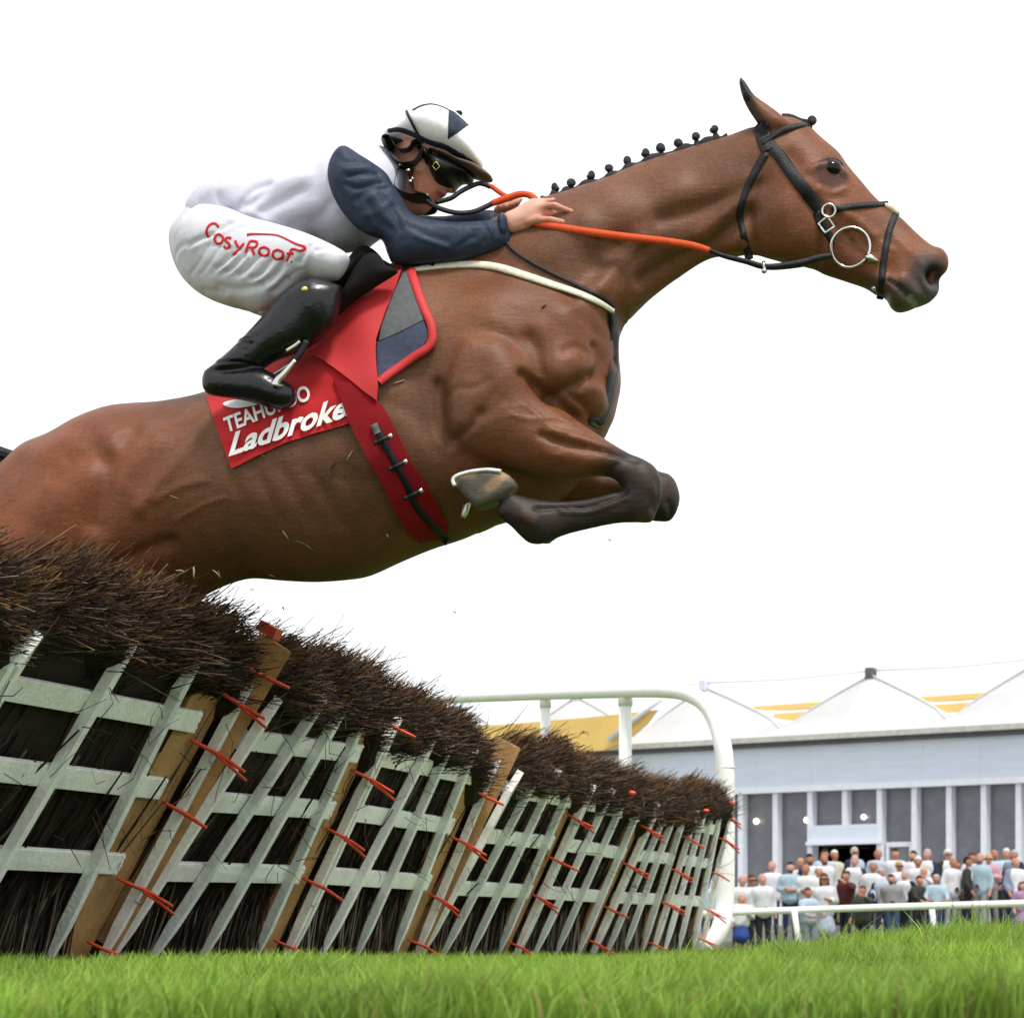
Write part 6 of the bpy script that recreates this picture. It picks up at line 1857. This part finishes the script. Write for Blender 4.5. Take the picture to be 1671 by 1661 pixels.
# px, head y, row, pose, shirt, jacket, trousers, hair style, hair colour, turn, extras, height factor, label
CR = [
 (1160, 1440, 1, 'sides', 'sky', None, 'jeans', 'short', 'grey', 10, '', 1, 'person in a blue shirt mostly hidden by the curved white rail post'),
 (1205, 1427, 2, 'sides', 'white', None, 'dark_trouser', 'bald', 'white_hair', 5, '', 1, 'balding person in a white shirt behind the blonde child by the curved rail'),
 (1208, 1467, 0, 'hold', 'white', None, 'royal', 'long', 'blonde', -5, 'skirt', .80, 'blonde child in a blue and white skirt beside the curved rail post'),
 (1234, 1421, 2, 'sides', 'white', None, 'dark_trouser', 'short', 'brown', 15, 'glasses', 1, 'person in white shirt and sunglasses behind the heavy white polo shirt'),
 (1247, 1425, 1, 'sides', 'white', None, 'dark_trouser', 'bald', 'brown', 8, '', 1.03, 'heavily built person in a white polo shirt standing at the rail with arms down'),
 (1259, 1412, 3, 'sides', 'white', None, 'navy', 'bald', 'white_hair', -8, '', 1, 'tall white-haired person whose pink head shows above the white polo shirt'),
 (1289, 1416, 2, 'folded', 'sky', None, 'navy', 'short', 'dark', -12, 'beard', 1.04, 'dark-haired bearded person in a light blue polo shirt with folded arms'),
 (1303, 1410, 4, 'sides', 'cream', None, 'stone', 'short', 'blonde', 0, '', .98, 'fair-haired person half hidden behind the folded arms of the blue polo shirt'),
 (1321, 1419, 2, 'folded', 'white', None, 'navy', 'bald', 'white_hair', -15, '', 1, 'balding person in a white shirt with folded arms above the leaning child'),
 (1324, 1395, 4, 'sides', 'white', 'navy', 'dark_trouser', 'short', 'dark', 18, 'beard', 1, 'dark-haired person in navy waistcoat and white sleeves left of the doorway'),
 (1339, 1395, 5, 'sides', 'pale_blue', None, 'dark_trouser', 'short', 'dark', 0, '', 1, 'dark-haired person deepest in the left corner of the doorway'),
 (1351, 1401, 4, 'sides', 'white', None, 'dark_trouser', 'bald', 'dark', 12, 'beard', 1, 'bald bearded person in a broad white shirt in front of the doorway'),
 (1363, 1396, 5, 'sides', 'cream', None, 'stone', 'short', 'white_hair', 20, '', 1, 'white-haired person standing back in the dark doorway, left of the navy jacket'),
 (1338, 1423, 2, 'sides', 'white', None, 'light_grey', 'short', 'white_hair', 10, '', .99, 'grey-haired person in white squeezed behind the woman with sunglasses'),
 (1351, 1421, 1, 'hold', 'white', None, 'pale_blue', 'long', 'auburn', -10, 'glasses skirt', .99, 'long-haired woman in sunglasses and pale blue skirt holding a paper'),
 (1321, 1457, 0, 'lean', 'pale_blue', None, 'blue_grey', 'short', 'brown', 12, '', .82, 'child in a light blue shirt leaning on the rail under the long-haired woman'),
 (1380, 1430, 1, 'raise', 'maroon', None, 'dark_trouser', 'short', 'brown', -25, '', 1, 'person in a maroon shirt raising an arm to the face'),
 (1391, 1406, 3, 'sides', 'white', 'charcoal', 'dark_trouser', 'short', 'grey', -20, '', 1.02, 'grey-haired person in a dark jacket right behind the maroon shirt'),
 (1397, 1392, 4, 'sides', 'pale_blue', 'navy', 'navy', 'short', 'grey', 14, 'glasses', 1, 'grey-haired person with glasses and navy jacket in the middle of the doorway'),
 (1408, 1454, 0, 'raise', 'dark_green', None, 'dark_trouser', 'short', 'brown', -30, '', .95, 'person in dark green bent at the rail with a hand over the face'),
 (1423, 1415, 2, 'sides', 'white', None, 'grey', 'short', 'grey', -10, '', .99, 'grey-haired person in a white shirt below the bald one in the doorway'),
 (1429, 1394, 4, 'sides', 'pale_blue', None, 'dark_trouser', 'bald', 'grey', 4, '', 1, 'bald person in a pale blue shirt at the right side of the doorway'),
 (1438, 1426, 2, 'sides', 'pale_blue', 'navy', 'navy', 'short', 'grey', 18, '', .99, 'person in a navy suit with open pale shirt beside the grey shirt'),
 (1458, 1435, 1, 'sides', 'grey', None, 'jeans', 'short', 'dark', -6, 'beard', 1, 'dark-haired bearded person in a grey shirt standing close to the rail'),
 (1461, 1394, 4, 'sides', 'white', None, 'dark_trouser', 'short', 'dark', 2, '', 1, 'dark-haired person in a white shirt in front of the open glass door'),
 (1471, 1414, 3, 'sides', 'white', None, 'dark_trouser', 'short', 'blonde', 12, 'glasses', .99, 'person in sunglasses peering over the black jacket with open white shirt'),
 (1475, 1429, 2, 'sides', 'white', 'black', 'dark_trouser', 'short', 'grey', -14, '', 1, 'person in a black jacket and open white shirt behind the dark cardigan'),
 (1481, 1397, 4, 'sides', 'white', None, 'stone', 'short', 'dark', -20, 'beard', 1, 'bearded person in a white shirt right of the open glass door'),
 (1497, 1437, 1, 'lean', 'charcoal', None, 'dark_trouser', 'short', 'dark', 16, '', .99, 'dark-haired person in a dark cardigan leaning on the rail'),
 (1498, 1407, 3, 'folded', 'white', None, 'grey', 'short', 'white_hair', -6, '', 1, 'white-haired person in a white shirt with folded arms in the third row'),
 (1508, 1395, 4, 'sides', 'white', 'navy', 'navy', 'short', 'grey', -22, '', 1, 'grey-haired person in a navy jacket by the column right of the open door'),
 (1525, 1435, 1, 'lean', 'sky', None, 'jeans', 'short', 'grey', 6, '', 1, 'grey-haired person in a light blue polo shirt leaning both arms on the rail'),
 (1512, 1424, 2, 'raise', 'white', None, 'dark_trouser', 'short', 'blonde', -20, '', .99, 'fair-haired person raising a hand between the dark cardigan and the blue polo shirt'),
 (1547, 1395, 4, 'sides', 'white', 'charcoal', 'dark_trouser', 'short', 'white_hair', 10, 'glasses', 1, 'white-haired person with sunglasses high in front of the glass'),
 (1549, 1408, 2, 'sides', 'white', None, 'light_grey', 'bald', 'white_hair', 24, '', 1.06, 'large bald person in a loose white shirt turned to the left'),
 (1567, 1412, 4, 'sides', 'pale_blue', None, 'dark_trouser', 'short', 'brown', 0, '', 1, 'person in pale blue right behind the large loose white shirt'),
 (1579, 1400, 4, 'sides', 'white', None, 'dark_trouser', 'short', 'brown', 8, '', 1, 'brown-haired person in white behind the curly-haired dark jacket'),
 (1585, 1407, 2, 'hold', 'white', 'charcoal', 'dark_trouser', 'short', 'dark', 40, '', 1.04, 'curly dark-haired person in a dark jacket holding a cup'),
 (1598, 1401, 2, 'sides', 'sky', None, 'light_grey', 'bald', 'brown', -30, 'beard', 1.07, 'balding person in a light blue shirt, dark belt and grey trousers'),
 (1619, 1402, 3, 'hold', 'pink', None, 'stone', 'short', 'blonde', -10, 'glasses', 1, 'person in a pink shirt and sunglasses holding a card'),
 (1627, 1395, 4, 'sides', 'pale_blue', None, 'dark_trouser', 'bald', 'white_hair', 6, '', 1, 'bald person at the column behind the pink shirt'),
 (1644, 1389, 5, 'sides', 'sky', None, 'dark_trouser', 'short', 'white_hair', 0, '', 1.02, 'white-haired person at the very back against the right-hand glass'),
 (1651, 1396, 3, 'sides', 'blue_grey', 'navy', 'navy', 'short', 'grey', -24, '', 1.05, 'grey-haired person in a navy blazer behind the blue-grey jacket'),
 (1659, 1408, 2, 'hold', 'white', 'blue_grey', 'jeans', 'bald', 'brown', 14, '', 1.04, 'balding person in a blue-grey jacket over a white shirt holding papers'),
 (1670, 1446, 0, 'sides', 'lilac', None, 'lilac', 'long', 'brown', 20, 'skirt', .96, 'woman in a lilac dress at the right edge of the picture'),
]
ROWY = {0: 64.0, 1: 65.2, 2: 66.4, 3: 67.6, 4: 69.4, 5: 71.0}
def ground_at(x, y):
    o = float((np.array([x, y, 0]) - GA) @ GN)
    if o > 12.6: return float(gz(x, y))
    if o > 10.6: return .16
    if o > 8.8: return .38
    return .58
for px_, hy, row, ps, shirt, jacket, trs, hs, hc, turn, ex, hf, label in CR:
    Y = ROWY[row]
    p = pix(px_, hy, Y)
    ground = ground_at(p[0], p[1])
    sc = (p[2] - ground) / 1.61               # standing height that brings the head where it is seen
    sc = float(np.clip(sc, 0.80, 1.15))
    r = thing('person', label, 'person', (p[0], p[1], ground), 'spectators on the terrace')
    r.scale = (min(1.06, (0.5 + 0.5 * sc) * (1.10 if 'heavily' in label or 'large bald' in label else 1.02)),) * 2 + (sc,)
    r.rotation_euler = (R(3.5 * math.sin(px_ * 1.7)), R(3.0 * math.sin(px_ * 2.3 + 1)), R(turn * 1.5 + 12 * math.sin(px_)))
    D = POSES[ps]
    sk = SK[(px_ * 7) % 3]
    def pc(name, key, vq, m):
        o = bpy.data.objects.new(name, cmesh(key, vq))
        COL.objects.link(o)
        o.parent = r
        if len(o.data.materials) == 0: o.data.materials.append(m)
        o.material_slots[0].link = 'OBJECT'
        o.material_slots[0].material = m
        return o
    pc('body', ps + ':body', D['body'], sk)
    pc('shirt', ps + ':shirt', D['shirt'], cm(shirt, PAL[shirt]))
    if jacket: pc('jacket', ps + ':jacket', D['jacket'], cm(jacket, PAL[jacket]))
    if 'skirt' in ex: pc('skirt', ps + ':skirt', D['skirt'], cm(trs, PAL[trs]))
    else: pc('trousers', ps + ':trousers', D['trousers'], cm(trs, PAL[trs]))
    pc('shoes', ps + ':shoes', D['shoes'], M_shoe)
    pc('hair', hs + ':hair', HAIRS[hs], cm('hair_' + hc, HC_[hc], .6))
    if 'beard' in ex: pc('beard', 'x:beard', beard, cm('hair_' + hc, HC_[hc], .6))
    if 'glasses' in ex: pc('sunglasses', 'x:sunglasses', (np.vstack(glasses.v), [np.vstack(glasses.t), np.vstack(glasses.q)]), cm('lens', (.008, .008, .009), .2))

# ------------------------------------------------------------------ bits of turf and twig thrown up by the jump
M_bit = mat('grass_bit', (0.20, 0.26, 0.05), 0.7, 0.2, 0.3, 60)
M_bit2 = mat('dry_grass_bit', (0.46, 0.38, 0.20), 0.7, 0.2, 0.3, 60)
M_clod = mat('dark_clod', (0.04, 0.03, 0.02), 0.9, 0.1, 0.3, 60)
def bit(px_, py_, ln, ang, m, label, fly=0.0, group='bits of grass on the horse'):
    if fly:
        c = pix(px_, py_, fly)
        d = np.array([math.cos(R(ang)), 0.2, -math.sin(R(ang))])
        pts = [c - d * ln / 2, c + np.array([0, 0.004, 0.003]), c + d * ln / 2]
    else:
        k = 1 / 560.0
        q = []
        for f in (-.5, 0, .5):
            a = HS.pick(px_ + f * ln / k * math.cos(R(ang)), py_ + f * ln / k * math.sin(R(ang)))
            a[2] += 0.004
            q.append(world(a))
        pts = q
    o = Geo().tube(pts, [.0015, .0032, .0012], 5, True, 0.5).build('grass_bit', m)
    tag(o, label, 'grass bit', group)
for x, y, ln, an, m, lb in ((285, 812, .030, 20, M_bit, 'green blade of grass on the horse\'s flank'), (545, 760, .034, 130, M_clod, 'dark clod stuck on the ribs, left of the girth'), (571, 744, .038, 120, M_bit2, 'straw bit on the ribs next to the dark clod'),
                            (428, 743, .026, 30, M_bit, 'blade of grass under the corner of the number cloth'), (467, 874, .036, 55, M_bit2, 'straw bit low on the horse\'s belly'), (492, 886, .034, 20, M_bit, 'green blade low on the belly near the straw bit'),
                            (505, 893, .030, 35, M_bit, 'second green blade low on the belly, the further right'), (633, 875, .014, 60, M_bit2, 'tiny straw bit on the belly left of the girth'), (650, 624, .040, -20, M_bit2, 'curved straw bit under the point of the red flap'),
                            (609, 664, .020, -5, M_bit2, 'short straw bit on the upper surcingle'), (888, 500, .022, -35, M_clod, 'dark speck on the horse\'s shoulder'), (555, 556, .026, 100, M_bit, 'blade of grass stuck on the red flap'),
                            (360, 938, .024, 70, M_bit2, 'straw bit at the rear of the belly'), (445, 940, .020, 20, M_bit2, 'straw bit along the lower edge of the belly')):
    bit(x, y, ln, an, m, lb)
for x, y, ln, an, m, Yd, lb in ((742, 1000, .012, 30, M_clod, 7.6, 'small clod flying in the clear sky below the horse'), (411, 963, .012, 10, M_clod, 7.4, 'speck flying just under the rear of the belly'), (462, 993, .012, 60, M_clod, 7.4, 'speck flying above the second hurdle brush'),
                                (316, 934, .028, 90, M_bit2, 7.3, 'upright straw flying in front of the thigh'), (294, 932, .024, 5, M_bit2, 7.3, 'level straw flying in front of the thigh'), (353, 936, .026, 45, M_bit2, 7.3, 'slanting straw flying in front of the belly'), (995, 882, .010, 40, M_clod, 7.5, 'tiny speck flying below the folded forelegs')):
    bit(x, y, ln, an, m, lb, Yd, 'bits of turf flying through the air')
# a small bird crossing in front of the yellow gable
bc = pix(951, 1197, 60)
bird = tag(Geo().tube([bc + [-.12, 0, -.10], bc + [-.06, .02, .0], bc + [0.02, 0, .04], bc + [.09, .02, .03], bc + [.13, 0, -.04]], [.008, .022, .026, .02, .006], 8, True, 0.5).tube([bc + [0.0, -.10, .03], bc + [.01, 0, .035], bc + [.02, .10, .03]], [.01, .03, .012], 8).build('bird', M_clod), 'small dark bird in flight before the yellow canopy', 'bird')
